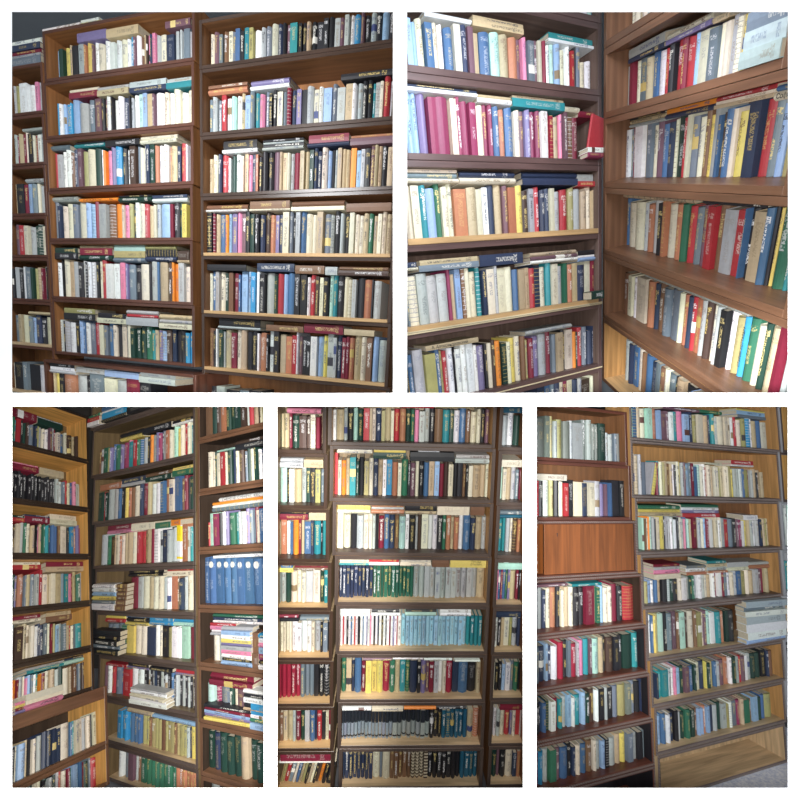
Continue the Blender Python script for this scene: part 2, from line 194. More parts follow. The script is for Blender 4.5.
 ('H', 5, 0.1329, 0.4794, 0.1731, 0.1570, 'a565 v416 e847 d331 i392 M492 i421', [(0.1482, 0.5174, 'k15 m15 l15 u20 y15', 'b'), (0.1681, 0.5199, 'm30 m30', ''), (0.4659, 0.6247, 'w19 k19 w24 k24 t15', 'S'), (0.4944, 0.644, 'c53 w15 g24 l29', 'b')], 0),
 ('H', 6, 0.1292, 0.5837, 0.1926, 0.1920, 'd415 n547 d589 d576 d563 t601 d538 d527 k189', [], 0),
 ('H', 7, 0.1335, 0.5620, 0.1768, 0.1886, 's675 k848 i618 e1193 n953', [], 0),
 ('I', 0, -0.7686, -0.5397, 0.1997, 0.1945, 'd27 t145 t328 m182 d401 H438 H219 i292 m256', [(-0.7275, -0.5329, 'p29', '')], 0),
 ('I', 1, -0.7694, -0.5135, 0.2051, 0.2059, 'a386 k135 w305 t407 s272 d238 k306 Y306 e204', [(-0.7966, -0.6347, 's24 s30', ''), (-0.6289, -0.5185, 't48', '')], 0),
 ('I', 2, -0.7701, -0.4954, 0.2105, 0.2113, 't30 j361 w181 b181 o326 m145 t181 b399 n182 z400 k109 z254', [(-0.7973, -0.6039, 'k25 m37', ''), (-0.598, -0.492, 't55', '')], 0),
 ('I', 3, -0.7708, -0.4812, 0.1998, 0.2007, 's29 s286 d322 i358 i251 i287 s431 i431 d216 z287', [(-0.798, -0.6913, 'b32 y25', ''), (-0.6853, -0.4769, 'm38 h19', '')], 0),
 ('I', 4, -0.7716, -0.4699, 0.1948, 0.1956, 'i173 i178 i178 i178 w297 w298 w298 w298 i199 s332 k166 e299 k122', [(-0.7986, -0.6546, 'm19 k19', ''), (-0.6486, -0.4677, 'e26', '')], 0),
 ('I', 5, -0.7723, -0.4618, 0.2293, 0.2270, 'R101 R282 R282 R282 R282 e275 e275 e275 k315 k315 k315 k106', [(-0.7992, -0.6779, 'w13', '')], 0),
 ('I', 6, -0.7730, -0.4560, 0.2036, 0.1976, 'h207 t270 t309 s193 m294 d271 s310 b310 n116 r310 k233 i194 m153', [], 0),
 ('I', 7, -0.7737, -0.4521, 0.1461, 0.1468, 'Y220 r265 e265 i177 b221 t177 Y177 k177 t177 i160 k177 H178 o222 k267 k356', [(-0.7882, -0.4514, 'm76 w7', '')], 14),
 ('J', 0, -0.4650, 0.4514, 0.1858, 0.1969, 'w197 t435 s218 k327 a255 d328 r364 t146 i219 n329 Y219 t329 i183 r330 j367 d294 g220 p257 s331 s295 k295 h480 z407 d259 w333 b371 h297 i334 i260 k260 M223', [(-0.2744, -0.0774, 't18', ''), (-0.0716, 0.1207, 'r29', ''), (0.1324, 0.3317, 't24', '')], 0),
 ('J', 1, -0.4523, 0.4627, 0.2233, 0.2021, 'r184^ i221 o258 t222 z370 d185 k296 Y282 i260 n297 t260 w223 c335 j335 i224 g373 k149 M299 i209 k299 b300 t337 l300 m263 H263 i301 k264 k301 h189 k151 i264 t453 t303 i182', [(-0.4377, -0.2334, 'w18 i30', ''), (-0.2276, -0.0337, 'y24 d42', ''), (-0.0101, 0.2505, 'k54', ''), (0.0371, 0.1614, 'w18', 'A'), (0.2564, 0.4593, 's24 s24', '')], 0),
 ('J', 2, -0.4326, 0.4658, 0.2108, 0.2098, 'i374 i407 k370 s408 i312 i223 s186 k186 m335 b298 n336 h261 a374 w224 k374 s150 H225 i412 w263 w285 k301 g226 j301 t188 j302 w264 b415 n340 t378 s266', [(-0.4336, -0.2385, 'y37 i25', ''), (-0.2325, -0.0363, 'j25 s19 j31', ''), (-0.0303, 0.1551, 'k50 t25', ''), (0.1611, 0.3535, 'i75', ''), (0.3596, 0.4441, 'h75', '')], 0),
 ('J', 3, -0.4165, 0.4699, 0.2033, 0.1963, 'n188 n230 n230 n230 n231 n231 n231 n231 n231 G224 G224 G224 G224 G224 G225 G225 G225 G225 G225 G225 s323 s323 s324 s324 s324 s325 s325 s325 s325 s326 s326 s326 t463', [(-0.4237, -0.2381, 'b25 i25 z19', ''), (-0.2381, -0.0575, 'r32 w25', ''), (-0.0515, 0.1361, 'i32 i25', ''), (0.1421, 0.2455, 'h51', ''), (0.2515, 0.4714, 'y57', '')], 0),
 ('J', 4, -0.4061, 0.4683, 0.1951, 0.1909, 'w138 r70 w155 k124 w139 b77 w124 r78 w155 k140 w155 b70 w155 u70 w155 p70 w156 k93 w156 n78 w156 k93 w156 k70 w156 m78 w156 u70 w156 r55 w234 q250 q250 q251 q251 q251 q251 q251 q251 q252 q252 q252 q252 q252 q252 q253 q253 z245 z245 z245 z246', [(-0.4078, -0.2261, 'w45', ''), (-0.22, -0.0434, 'k26 w19', ''), (-0.0128, 0.1771, 'k19 a26', ''), (0.2017, 0.3927, 'w26 w26', '')], 0),
 ('J', 5, -0.3962, 0.4733, 0.2194, 0.2087, 'g285 t341 n189 b417 m266 y380 y304 y380 R419 g343 t305 z344 g268 n459 k230 u322 M192 m307 s307 w231 i231 R385 n385 b579 k541 t285', [(-0.2635, -0.0852, 'i20 M20', ''), (-0.079, 0.1065, 'b20 w20', ''), (0.1127, 0.2867, 'z20 w20', ''), (0.3054, 0.4616, 'w13', '')], 0),
 ('J', 6, -0.3867, 0.4762, 0.1906, 0.1928, 'e85% e218% e218% e218% e218% e219% e219% e219% e219% e219% e219% e219% e219% e220% e220% s293% s293% s294% s294% s294% s294% s295% s295% k254 k254 k254 B271 B271 B271 B271 B272 B272 t371 j365', [(-0.3938, -0.2078, 'w20', ''), (-0.2016, -0.0084, 'i27', ''), (-0.0022, 0.1983, 'o20', ''), (0.2046, 0.3872, 'k27', '')], 0),
 ('J', 7, -0.3770, 0.4808, 0.2089, 0.1901, 'n100 n253 n253 n253 n253 n253 n253 n254 i423 e192 i462 h270 h270 h270 h270 h271 H271= H271= H271= H271= k295 k295 k295 k296 k296 k296 k296 B289 B289 B289 B257', [(0.3106, 0.4766, 's14', '')], 0),
 ('K', 0, 0.5291, 0.6380, 0.1882, 0.1886, 's379 w337 d374', [(0.5209, 0.663, 's12 B36', '')], 0),
 ('K', 1, 0.5278, 0.6567, 0.1957, 0.1936, 'a194 i233 t311 s272 e234 m44', [(0.5255, 0.6816, 'i43', '')], 0),
 ('K', 2, 0.5374, 0.6751, 0.2137, 0.2142, 'z291 z182 s255 i146 H292 j210', [(0.5286, 0.6986, 'e25 B19', '')], 0),
 ('K', 3, 0.5409, 0.6925, 0.1964, 0.1905, 'p141 b155 v141 b155 g141 u141 t353 m177 k113', [(0.5326, 0.7174, 'h19 a38', '')], 0),
 ('K', 4, 0.5386, 0.7099, 0.1911, 0.1916, 'w290 k191 t191 i345 Y192 s307 n196', [(0.5413, 0.703, 'n33', '')], 0),
 ('K', 5, 0.5484, 0.7269, 0.1920, 0.1859, 'i155 k246 k211 l211 w317 e211 g317 k117', [], 0),
 ('K', 6, 0.5500, 0.7440, 0.1832, 0.1796, 'e187 w204 s255 i292 r329 u146 i205 r293 w29', [(0.6025, 0.7681, 'm34', '')], 0),
 ('K', 7, 0.5567, 0.7601, 0.1830, 0.1765, 'v157 d322 M202 k363 i444 n283 j263', [], 0),
 ('L', 0, -0.8481, -0.1702, 0.2479, 0.2473, 'z94 f614 f383 Y290 s292 Y442 f547 s251 s764 f310 s417 f315 f265 d643 s271_ s382_ e220_ f279_', [], 0),
 ('L', 1, -0.8470, -0.1502, 0.2049, 0.2187, 'r225 k362 w458 Y324 k373 i330 r381 k384 i682 n594 i452 s457 u411 M259 b261 k632 k383', [(-0.8711, -0.6254, 'i36', '')], 0),
 ('L', 3, -0.8452, -0.0828, 0.2230, 0.2125, 'k179 s370 n290 i292 j422 k298 i258 t303 i349 k441 k402 m679 t229 g277 l326 i329 i331 m478 k436 r933', [(-0.8689, -0.6244, 'M17', ''), (-0.587, -0.3624, 'z17', '')], 0),
 ('L', 4, -0.8444, -0.0609, 0.1890, 0.1995, 'e213 n503 l181 n292 w443 R373 k339 e228 R422 s155 p389 z393 M198 a521 t365 k204 H536 k460 k380 d772 z468', [], 0),
 ('L', 5, -0.8437, -0.0448, 0.1530, 0.1826, 'k209 n245 b318 d213 w359 m289 z292 s294 l297 w262 z453 l343 d347 H350 w314 k396 s240 k403 e489 Y620 f419 e381 k428 n29', [], 0),
 ('L', 6, -0.8430, -0.0283, 0.1579, 0.1503, 'r195 c355 s398 g444 M326 b537 k292 n253 i382 b430 h435 i263 s354 l313 k270 s593 t416 y421 e426 s382 k435 e228', [], 0),
 ('R', 0, -0.0775, 1.3590, 0.2162, 0.2241, 'a310 b417 t368 i478 a483 j543 l274 M554 M448 w339 z456 p577 l525 n295 Y535 i541 t609 n369 z310 w375 i759 i384 i452 w260 r393 i529 Y468 c541 w245 t549 b486 i491', [(1.0159, 1.3505, 'y16 l31 e24', ''), (0.2317, 0.5964, 'M22', ''), (0.5964, 0.8346, 'g22', '')], 0),
 ('R', 1, -0.0573, 1.3001, 0.2342, 0.2028, 't193^ t292^ s245^ e295 .298 s200~ y301~ .202 m203 z204 i256 Y206 t259 h261 t210 w263 k159 i266 y214 s215 M216 l272 e218 m220 s276 b222 a279 i281 w283 r170 i285 i230 t231 i255 i257 Y235 t295 i261 i263 Y361^ y266 s365 s245 w246 b248 Y374 m314 s253 t510 k192 t387 t325', [(0.9089, 1.16, 'r30 w15', ''), (0.6287, 0.7991, 'i14', '')], 0),
 ('R', 2, 0.0064, 1.3155, 0.2102, 0.1919, 'a189 h156 i217 o157 a219 s220 k133 i178 s268 y224 k180 s199 s228 w201 s230 w203 k186 i205 s235 p141 b360 a191 t172 m337 t242 s293 i245 l217 m298 m220 w251 t222 i254 w255 i257 s310 r364 e472 k424 M214 v430 w217 y436 t242 s276 w389 s336 n282 t398 Y286 t230', [(-0.0296, 0.3591, 'g26 y19 t26', ''), (0.3688, 0.7437, 'g20 w20 u20 r27', ''), (1.0049, 1.1644, 'w36', '')], 0),
 ('R', 3, 0.0072, 1.2636, 0.1347, 0.1738, 'Y319 l268 w323 b272 t438 k443 s246 d394 k398 i286 w404 s291 d352 g236 s297 w420 s363 i268 t369 w310 v312 w377 m279 e383 w322 i389 s327 b462 Y400 i403 t612 s412 M277 m489 t423', [(0.0846, 0.3241, 'm19 s19 p25 i31', ''), (0.391, 0.5783, 'e19 w26 j19', ''), (0.5985, 0.7954, 'z20 t20 s27 j13', ''), (0.7954, 1.0238, 's34 i27', ''), (1.035, 1.2645, 's21 j28', '')], 0),
 ('R', 4, 0.0344, 0.8543, 0.2389, 0.2040, 'w196 b197 y198 Y299 a352 k457! e462 M363 h261 a474 H373 i484 h271 Y383 i276 M445 a337 w453 z573 j406 d351 k591', [(0.8638, 1.3309, 'x41 e27 w34 x48 w54 w48 l27', 'b')], 0),
 ('R', 5, 0.0765, 1.2524, 0.1570, 0.1735, 'n182 z366 z556 s328 w189 p285 l287 d385 M438 b492 d248 i300 n555 y102 d410 Y310 b312 s262 M529 j428 w302 d380 s219 r330 M500 w280 s395 d571 d520 k526 n236 h536', [], 0),
 ('R', 6, 0.0788, 1.2177, 0.1690, 0.1483, 'l411 b394 w367 n370 k320 s269 d379 g438 d387 h279 l314 l283 j285 l287 n347 s467 d413 s477 Y144 w423 e427 v431 t311 g629 h254 l577 d454 b459 Y798', [], 0),
 ('S', 2, 1.4930, 1.5818, 0.2948, 0.2990, 's316 w212 s213 a147', [], 0),
 ('S', 3, 1.4439, 1.5320, 0.2172, 0.2201, 'w401 z269 s211', [], 0),
 ('S', 4, 1.4303, 1.4867, 0.2385, 0.2271, 't271 w272 i21', [], 0),
 ('S', 5, 1.4021, 1.4445, 0.2100, 0.1984, 'k270 w154', [], 0),
]

# ------------------------------------------------------------------ helpers
def empty(name, M, label=None, cat=None, group=None):
    o = bpy.data.objects.new(name, None); COL.objects.link(o)
    o.empty_display_size = .05; o.matrix_world = M
    tag(o, label, cat, group); return o
def tag(o, label=None, cat=None, group=None, kind=None):
    if label: o['label'] = label
    if cat: o['category'] = cat
    if group: o['group'] = group
    if kind: o['kind'] = kind
def link(name, me, M=None, parent=None):
    o = bpy.data.objects.new(name, me); COL.objects.link(o)
    if parent is not None: o.parent = parent
    elif M is not None: o.matrix_world = M
    return o

# ------------------------------------------------------------------ materials
def new_mat(name):
    m = bpy.data.materials.new(name); m.use_nodes = True
    nt = m.node_tree; return m, nt, nt.nodes['Principled BSDF']
def wood(name, col, rough=.45, scale=1.0, contrast=.45, axis=0):
    m, nt, b = new_mat(name); N = nt.nodes; L = nt.links
    tc = N.new('ShaderNodeTexCoord'); mp = N.new('ShaderNodeMapping'); nz = N.new('ShaderNodeTexNoise')
    s = [38 * scale] * 3; s[axis] = 2.2 * scale
    mp.inputs['Scale'].default_value = s
    nz.inputs['Scale'].default_value = 1.0; nz.inputs['Detail'].default_value = 5; nz.inputs['Distortion'].default_value = .6
    rp = N.new('ShaderNodeValToRGB')
    rp.color_ramp.elements[0].position = .3; rp.color_ramp.elements[1].position = .72
    rp.color_ramp.elements[0].color = (*[c * (1 - contrast) for c in col], 1)
    rp.color_ramp.elements[1].color = (*[min(1, c * (1 + contrast * .5)) for c in col], 1)
    L.new(tc.outputs['Object'], mp.inputs['Vector']); L.new(mp.outputs[0], nz.inputs['Vector'])
    L.new(nz.outputs[0], rp.inputs[0]); L.new(rp.outputs[0], b.inputs['Base Color'])
    b.inputs['Roughness'].default_value = rough
    return m
def plain(name, col, rough=.6, noise=.08, scale=30):
    m, nt, b = new_mat(name); N = nt.nodes; L = nt.links
    tc = N.new('ShaderNodeTexCoord'); nz = N.new('ShaderNodeTexNoise'); nz.inputs['Scale'].default_value = scale
    rp = N.new('ShaderNodeValToRGB')
    rp.color_ramp.elements[0].color = (*[c * (1 - noise) for c in col], 1)
    rp.color_ramp.elements[1].color = (*[min(1, c * (1 + noise)) for c in col], 1)
    L.new(tc.outputs['Object'], nz.inputs['Vector']); L.new(nz.outputs[0], rp.inputs[0]); L.new(rp.outputs[0], b.inputs['Base Color'])
    b.inputs['Roughness'].default_value = rough; return m
def cover_material():
    m, nt, b = new_mat('book_cover'); N = nt.nodes; L = nt.links
    def math_(op, a, c=None):
        n = N.new('ShaderNodeMath'); n.operation = op
        for i, v in enumerate((a, c)):
            if v is None: continue
            if isinstance(v, (int, float)): n.inputs[i].default_value = v
            else: L.new(v, n.inputs[i])
        return n.outputs[0]
    def attr(nm):
        n = N.new('ShaderNodeAttribute'); n.attribute_name = nm; return n
    base = attr('cover_colour').outputs['Color']; ink = attr('ink_colour').outputs['Color']
    dt = attr('design'); sp = N.new('ShaderNodeSeparateColor'); L.new(dt.outputs['Color'], sp.inputs[0])
    seed, style, amt = sp.outputs[0], sp.outputs[1], sp.outputs[2]
    uv = N.new('ShaderNodeUVMap'); uv.uv_map = 'spine'; su = N.new('ShaderNodeSeparateXYZ'); L.new(uv.outputs[0], su.inputs[0])
    u, v = su.outputs[0], su.outputs[1]
    on = math_('GREATER_THAN', v, 0.0)
    # lettering: blocky noise in a column along the spine
    cv = N.new('ShaderNodeCombineXYZ')
    L.new(math_('FLOOR', math_('MULTIPLY', u, 9.0)), cv.inputs[0]); L.new(math_('FLOOR', math_('MULTIPLY', v, 75.0)), cv.inputs[1])
    L.new(math_('MULTIPLY', seed, 97.0), cv.inputs[2])
    wn = N.new('ShaderNodeTexWhiteNoise'); wn.noise_dimensions = '3D'; L.new(cv.outputs[0], wn.inputs['Vector'])
    let = math_('GREATER_THAN', wn.outputs['Value'], .42)
    uc = math_('LESS_THAN', math_('ABSOLUTE', math_('SUBTRACT', u, .5)), .20)
    c0 = math_('ADD', .35, math_('MULTIPLY', math_('FRACT', math_('MULTIPLY', seed, 7.3)), .35))
    hw = math_('ADD', .10, math_('MULTIPLY', math_('FRACT', math_('MULTIPLY', seed, 13.7)), .22))
    vm = math_('LESS_THAN', math_('ABSOLUTE', math_('SUBTRACT', v, c0)), hw)
    txt = math_('MULTIPLY', math_('MULTIPLY', let, uc), math_('MULTIPLY', vm, amt))
    # author's name: short line near the top or foot
    v2 = math_('LESS_THAN', math_('ABSOLUTE', math_('SUBTRACT', v, math_('ADD', .87, math_('MULTIPLY', seed, -.06)))), .045)
    txt2 = math_('MULTIPLY', math_('MULTIPLY', v2, amt), math_('MULTIPLY', let, math_('LESS_THAN', math_('ABSOLUTE', math_('SUBTRACT', u, .5)), .36)))
    f = math_('MAXIMUM', txt, txt2)
    # bands
    def is_style(k): return math_('LESS_THAN', math_('ABSOLUTE', math_('SUBTRACT', math_('MULTIPLY', style, 10.0), float(k))), .4)
    two = math_('MULTIPLY', is_style(1), math_('MAXIMUM', math_('GREATER_THAN', v, .56), math_('LESS_THAN', math_('ABSOLUTE', math_('SUBTRACT', v, .1)), .03)))
    band = math_('MULTIPLY', is_style(2), math_('GREATER_THAN', math_('FRACT', math_('MULTIPLY', v, 9.0)), .5))
    rib = math_('MULTIPLY', is_style(6), math_('GREATER_THAN', math_('FRACT', math_('MULTIPLY', v, 11.0)), .86))
    plate = math_('MULTIPLY', is_style(3), math_('MULTIPLY', math_('LESS_THAN', math_('ABSOLUTE', math_('SUBTRACT', v, math_('ADD', .3, math_('MULTIPLY', seed, .4)))), .1), math_('LESS_THAN', math_('ABSOLUTE', math_('SUBTRACT', u, .5)), .6)))
    f = math_('MAXIMUM', f, math_('MAXIMUM', math_('MULTIPLY', rib, .6), plate))
    f = math_('MULTIPLY', math_('MAXIMUM', f, math_('MAXIMUM', two, band)), on)
    mx = N.new('ShaderNodeMix'); mx.data_type = 'RGBA'
    L.new(f, mx.inputs['Factor']); L.new(base, mx.inputs['A']); L.new(ink, mx.inputs['B'])
    # light wear
    tc = N.new('ShaderNodeTexCoord'); nz = N.new('ShaderNodeTexNoise'); nz.inputs['Scale'].default_value = 60; nz.inputs['Detail'].default_value = 3
    L.new(tc.outputs['Object'], nz.inputs['Vector'])
    hv = N.new('ShaderNodeHueSaturation'); L.new(mx.outputs['Result'], hv.inputs['Color'])
    L.new(math_('ADD', .84, math_('MULTIPLY', nz.outputs[0], .32)), hv.inputs['Value'])
    L.new(hv.outputs[0], b.inputs['Base Color']); b.inputs['Roughness'].default_value = .5
    return m
COVER = cover_material()
PAGES = plain('book_pages', (.50, .44, .33), .9, .25, 120)
INKM = plain('title_ink', (.03, .03, .035), .6)
GOLDM = plain('title_pale', (.8, .78, .7), .6)

# name: (rgb, plain word)
PAL = {
 'w': ((.80, .81, .80), 'white'), 'i': ((.70, .65, .50), 'cream'), 't': ((.50, .40, .25), 'tan'), 's': ((.42, .45, .44), 'grey'),
 'e': ((.16, .20, .24), 'slate'), 'k': ((.018, .018, .022), 'black'), 'n': ((.028, .042, .085), 'navy'), 'b': ((.065, .145, .29), 'blue'),
 'l': ((.30, .45, .66), 'sky-blue'), 'c': ((.04, .28, .52), 'azure'), 'z': ((.03, .25, .28), 'teal'), 'a': ((.42, .66, .56), 'mint'),
 'g': ((.035, .155, .09), 'green'), 'd': ((.014, .048, .036), 'bottle-green'), 'G': ((.02, .105, .07), 'pine-green'), 'R': ((.30, .018, .045), 'crimson'), 'r': ((.42, .035, .045), 'red'), 'm': ((.20, .018, .04), 'maroon'),
 'M': ((.17, .09, .115), 'mauve'), 'p': ((.72, .25, .38), 'pink'), 'u': ((.20, .17, .33), 'violet'), 'o': ((.80, .26, .03), 'orange'),
 'y': ((.72, .58, .15), 'yellow'), 'Y': ((.36, .33, .14), 'olive'), 'h': ((.19, .10, .055), 'brown'), 'H': ((.065, .038, .028), 'chocolate'),
 'j': ((.44, .18, .10), 'terracotta'), 'v': ((.26, .04, .10), 'magenta'), 'q': ((.36, .62, .76), 'ice-blue'), 'f': ((.16, .18, .165), 'greyish-green'),
 'B': ((.015, .10, .17), 'petrol-blue'), 'x': ((.40, .49, .51), 'pale-blue'),
}
ORD = 'first second third fourth fifth sixth seventh eighth ninth tenth eleventh twelfth thirteenth fourteenth fifteenth sixteenth seventeenth eighteenth nineteenth'.split()
def nth(n):
    if n <= 19: return ORD[n - 1]
    tens = {2: ('twentieth', 'twenty'), 3: ('thirtieth', 'thirty'), 4: ('fortieth', 'forty'), 5: ('fiftieth', 'fifty'), 6: ('sixtieth', 'sixty'), 7: ('seventieth', 'seventy')}[n // 10]
    return tens[0] if n % 10 == 0 else tens[1] + '-' + ORD[n % 10 - 1]
PLACE = {1: 'upper left', 2: 'upper right', 3: 'lower left', 4: 'lower middle', 5: 'lower right'}
CASENAME = {'A': 'left case', 'B': 'middle case', 'Bb': 'middle case', 'C': 'right case', 'D': 'left case', 'E': 'right case',
            'F': 'left case', 'Fb': 'left case', 'G': 'middle case', 'H': 'right case', 'I': 'left case', 'J': 'middle case', 'K': 'right case',
            'L': 'left case', 'R': 'middle case', 'S': 'far-right case'}
# edge wood, inner wood, board wood (lower boards may differ), first unit with pale boards, cream strip units
W = {}
def wd(key, col, rough=.42, contrast=.4):
    if key not in W: W[key] = (wood('wood_' + key, col, rough, 1, contrast, 0), wood('wood_upright_' + key, col, rough, 1, contrast, 2))
    return key
wd('mahogany', (.105, .040, .024), .3); wd('chestnut', (.34, .15, .055)); wd('walnut', (.062, .036, .025), .32); wd('russet', (.22, .10, .042))
wd('pine', (.56, .36, .17)); wd('plum_wood', (.115, .068, .062)); wd('plum_inner', (.15, .10, .08)); wd('cocoa', (.20, .098, .052))
wd('amber', (.66, .36, .105)); wd('ebony', (.05, .032, .022)); wd('moss_wood', (.17, .115, .055)); wd('ash_brown', (.105, .075, .062))
wd('honey', (.50, .27, .10)); wd('oak', (.60, .43, .25)); wd('rosewood', (.13, .042, .026), .35); wd('grey_brown', (.15, .11, .10), .45, .6)
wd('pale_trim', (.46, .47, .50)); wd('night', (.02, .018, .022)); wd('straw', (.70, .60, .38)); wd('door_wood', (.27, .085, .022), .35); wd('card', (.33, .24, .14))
STYLE = {'A': ('mahogany', 'russet', 'mahogany', 7, 'oak'), 'B': ('mahogany', 'chestnut', 'mahogany', 99, ''), 'Bb': ('mahogany', 'mahogany', 'mahogany', 99, ''),
 'C': ('walnut', 'russet', 'walnut', 4, 'pine'), 'D': ('plum_wood', 'plum_inner', 'plum_wood', 3, 'pine'), 'E': ('cocoa', 'cocoa', 'cocoa', 5, 'pine'),
 'F': ('ebony', 'amber', 'moss_wood', 5, 'cocoa'), 'Fb': ('cocoa', 'amber', 'honey', 99, ''), 'G': ('ash_brown', 'moss_wood', 'moss_wood', 7, 'oak'),
 'H': ('cocoa', 'ebony', 'cocoa', 99, ''), 'I': ('walnut', 'card', 'walnut', 3, 'pine'), 'J': ('ash_brown', 'honey', 'ash_brown', 3, 'oak'),
 'K': ('ash_brown', 'russet', 'ash_brown', 3, 'oak'), 'L': ('rosewood', 'ebony', 'rosewood', 99, ''), 'R': ('grey_brown', 'honey', 'grey_brown', 4, 'oak'),
 'S': ('pale_trim', 'pale_trim', 'pale_trim', 99, '')}

# ------------------------------------------------------------------ the alcove limits (partitions behind the lattice wall)
def side_plane(nx, ny, nz): return (Vector((0, 0, EYE)), Vector((nx, ny, nz)).normalized())
def pxplane_x(p, keep):   # upright partition running straight back from the viewer
    a = (p - 400) / 420.0
    return side_plane(keep, -a * keep, 0)
def pxplane_z(p, keep):
    a = (400 - p) / 420.0
    return side_plane(0, -a * keep, keep)
LIM = {1: [pxplane_x(397.5, -1), pxplane_z(397.5, 1)], 2: [pxplane_x(402.5, 1), pxplane_z(397.5, 1)],
       3: [pxplane_x(268, -1), pxplane_z(402.5, -1)], 4: [pxplane_x(273, 1), pxplane_x(527, -1), pxplane_z(402.5, -1)],
       5: [pxplane_x(532.5, 1), pxplane_z(402.5, -1)]}
WINDOW = {1: (12, 12, 393, 393), 2: (407, 12, 788, 393), 3: (12, 406.5, 264, 788), 4: (277, 406.5, 523, 788), 5: (536.5, 406.5, 788, 788)}
def picture(p):
    return 400 + 420 * p.x / p.y, 400 - 420 * (p.z - EYE) / p.y
def trim(me, M, panel):
    """cut a mesh at the partitions of its alcove; False when nothing is left"""
    pts = [M @ v.co for v in me.vertices]
    Mi = M.inverted(); cut = []
    for co, no in LIM[panel]:
        d = [(p - co).dot(no) for p in pts]
        if max(d) <= 0: return False
        if min(d) < 0: cut.append((co, no))
    if not cut: return True
    bm = bmesh.new(); bm.from_mesh(me)
    for co, no in cut:
        lc = Mi @ co; ln = (M.to_3x3().transposed() @ no).normalized()
        bmesh.ops.bisect_plane(bm, geom=bm.verts[:] + bm.edges[:] + bm.faces[:], plane_co=lc, plane_no=ln, clear_inner=True)
        ed = [e for e in bm.edges if e.is_boundary]
        if ed: bmesh.ops.holes_fill(bm, edges=ed, sides=0)
    ok = len(bm.faces) > 0
    bm.to_mesh(me); bm.free(); return ok

# ------------------------------------------------------------------ shelf units
def box_mesh(name, x0, x1, y0, y1, z0, z1, mats, bevel=.0012, front=0, rest=1, top=None):
    bm = bmesh.new(); bmesh.ops.create_cube(bm, size=1)
    for v in bm.verts: v.co = Vector(((x0 + x1) / 2 + v.co.x * (x1 - x0), (y0 + y1) / 2 + v.co.y * (y1 - y0), (z0 + z1) / 2 + v.co.z * (z1 - z0)))
    if bevel: bmesh.ops.bevel(bm, geom=bm.edges[:], offset=bevel, segments=1, affect='EDGES')
    bm.normal_update()
    for fc in bm.faces:
        fc.material_index = front if fc.normal.y < -.6 else rest
        if top is not None and fc.normal.z > .8: fc.material_index = top
    me = bpy.data.meshes.new(name); bm.to_mesh(me); bm.free()
    for m in mats: me.materials.append(m)
    return me
ROPE = plain('worn_rope_carving', (.24, .195, .175), .5, .3, 40)
UNIT = {}
def case_matrix(key):
    panel, R, o = CASES[key]
    M = Matrix([[R[i][0], R[i][1], R[i][2], o[i]] for i in range(3)] + [[0, 0, 0, 1]])
    M[2][3] += EYE
    return M
THK = {1: .018, 2: .025, 3: .021, 4: .021, 5: .020}
def add_part(root, name, me, panel, M, label=None):
    if not trim(me, M, panel): bpy.data.meshes.remove(me); return None
    o = link(name, me, None, root)
    if label: o['label'] = label
    return o
rank = {}
for key, idx, u0, u1, v0, v1 in UNITS:
    rank.setdefault((CASES[key][0], CASENAME[key]), []).append((key, idx))
def shelf_no(key, idx): return rank[(CASES[key][0], CASENAME[key])].index((key, idx)) + (0 if key in 'DE' else 1)
def shelf_word(key, idx):
    n = shelf_no(key, idx); return nth(n) if n else 'cut-off top'
WOODWORD = {'mahogany': 'dark mahogany', 'walnut': 'dark walnut', 'plum_wood': 'dull plum-brown', 'cocoa': 'mid-brown', 'ebony': 'blackish-brown', 'ash_brown': 'greyish-brown', 'rosewood': 'reddish-brown', 'grey_brown': 'rope-edged brown', 'pale_trim': 'pale grey'}
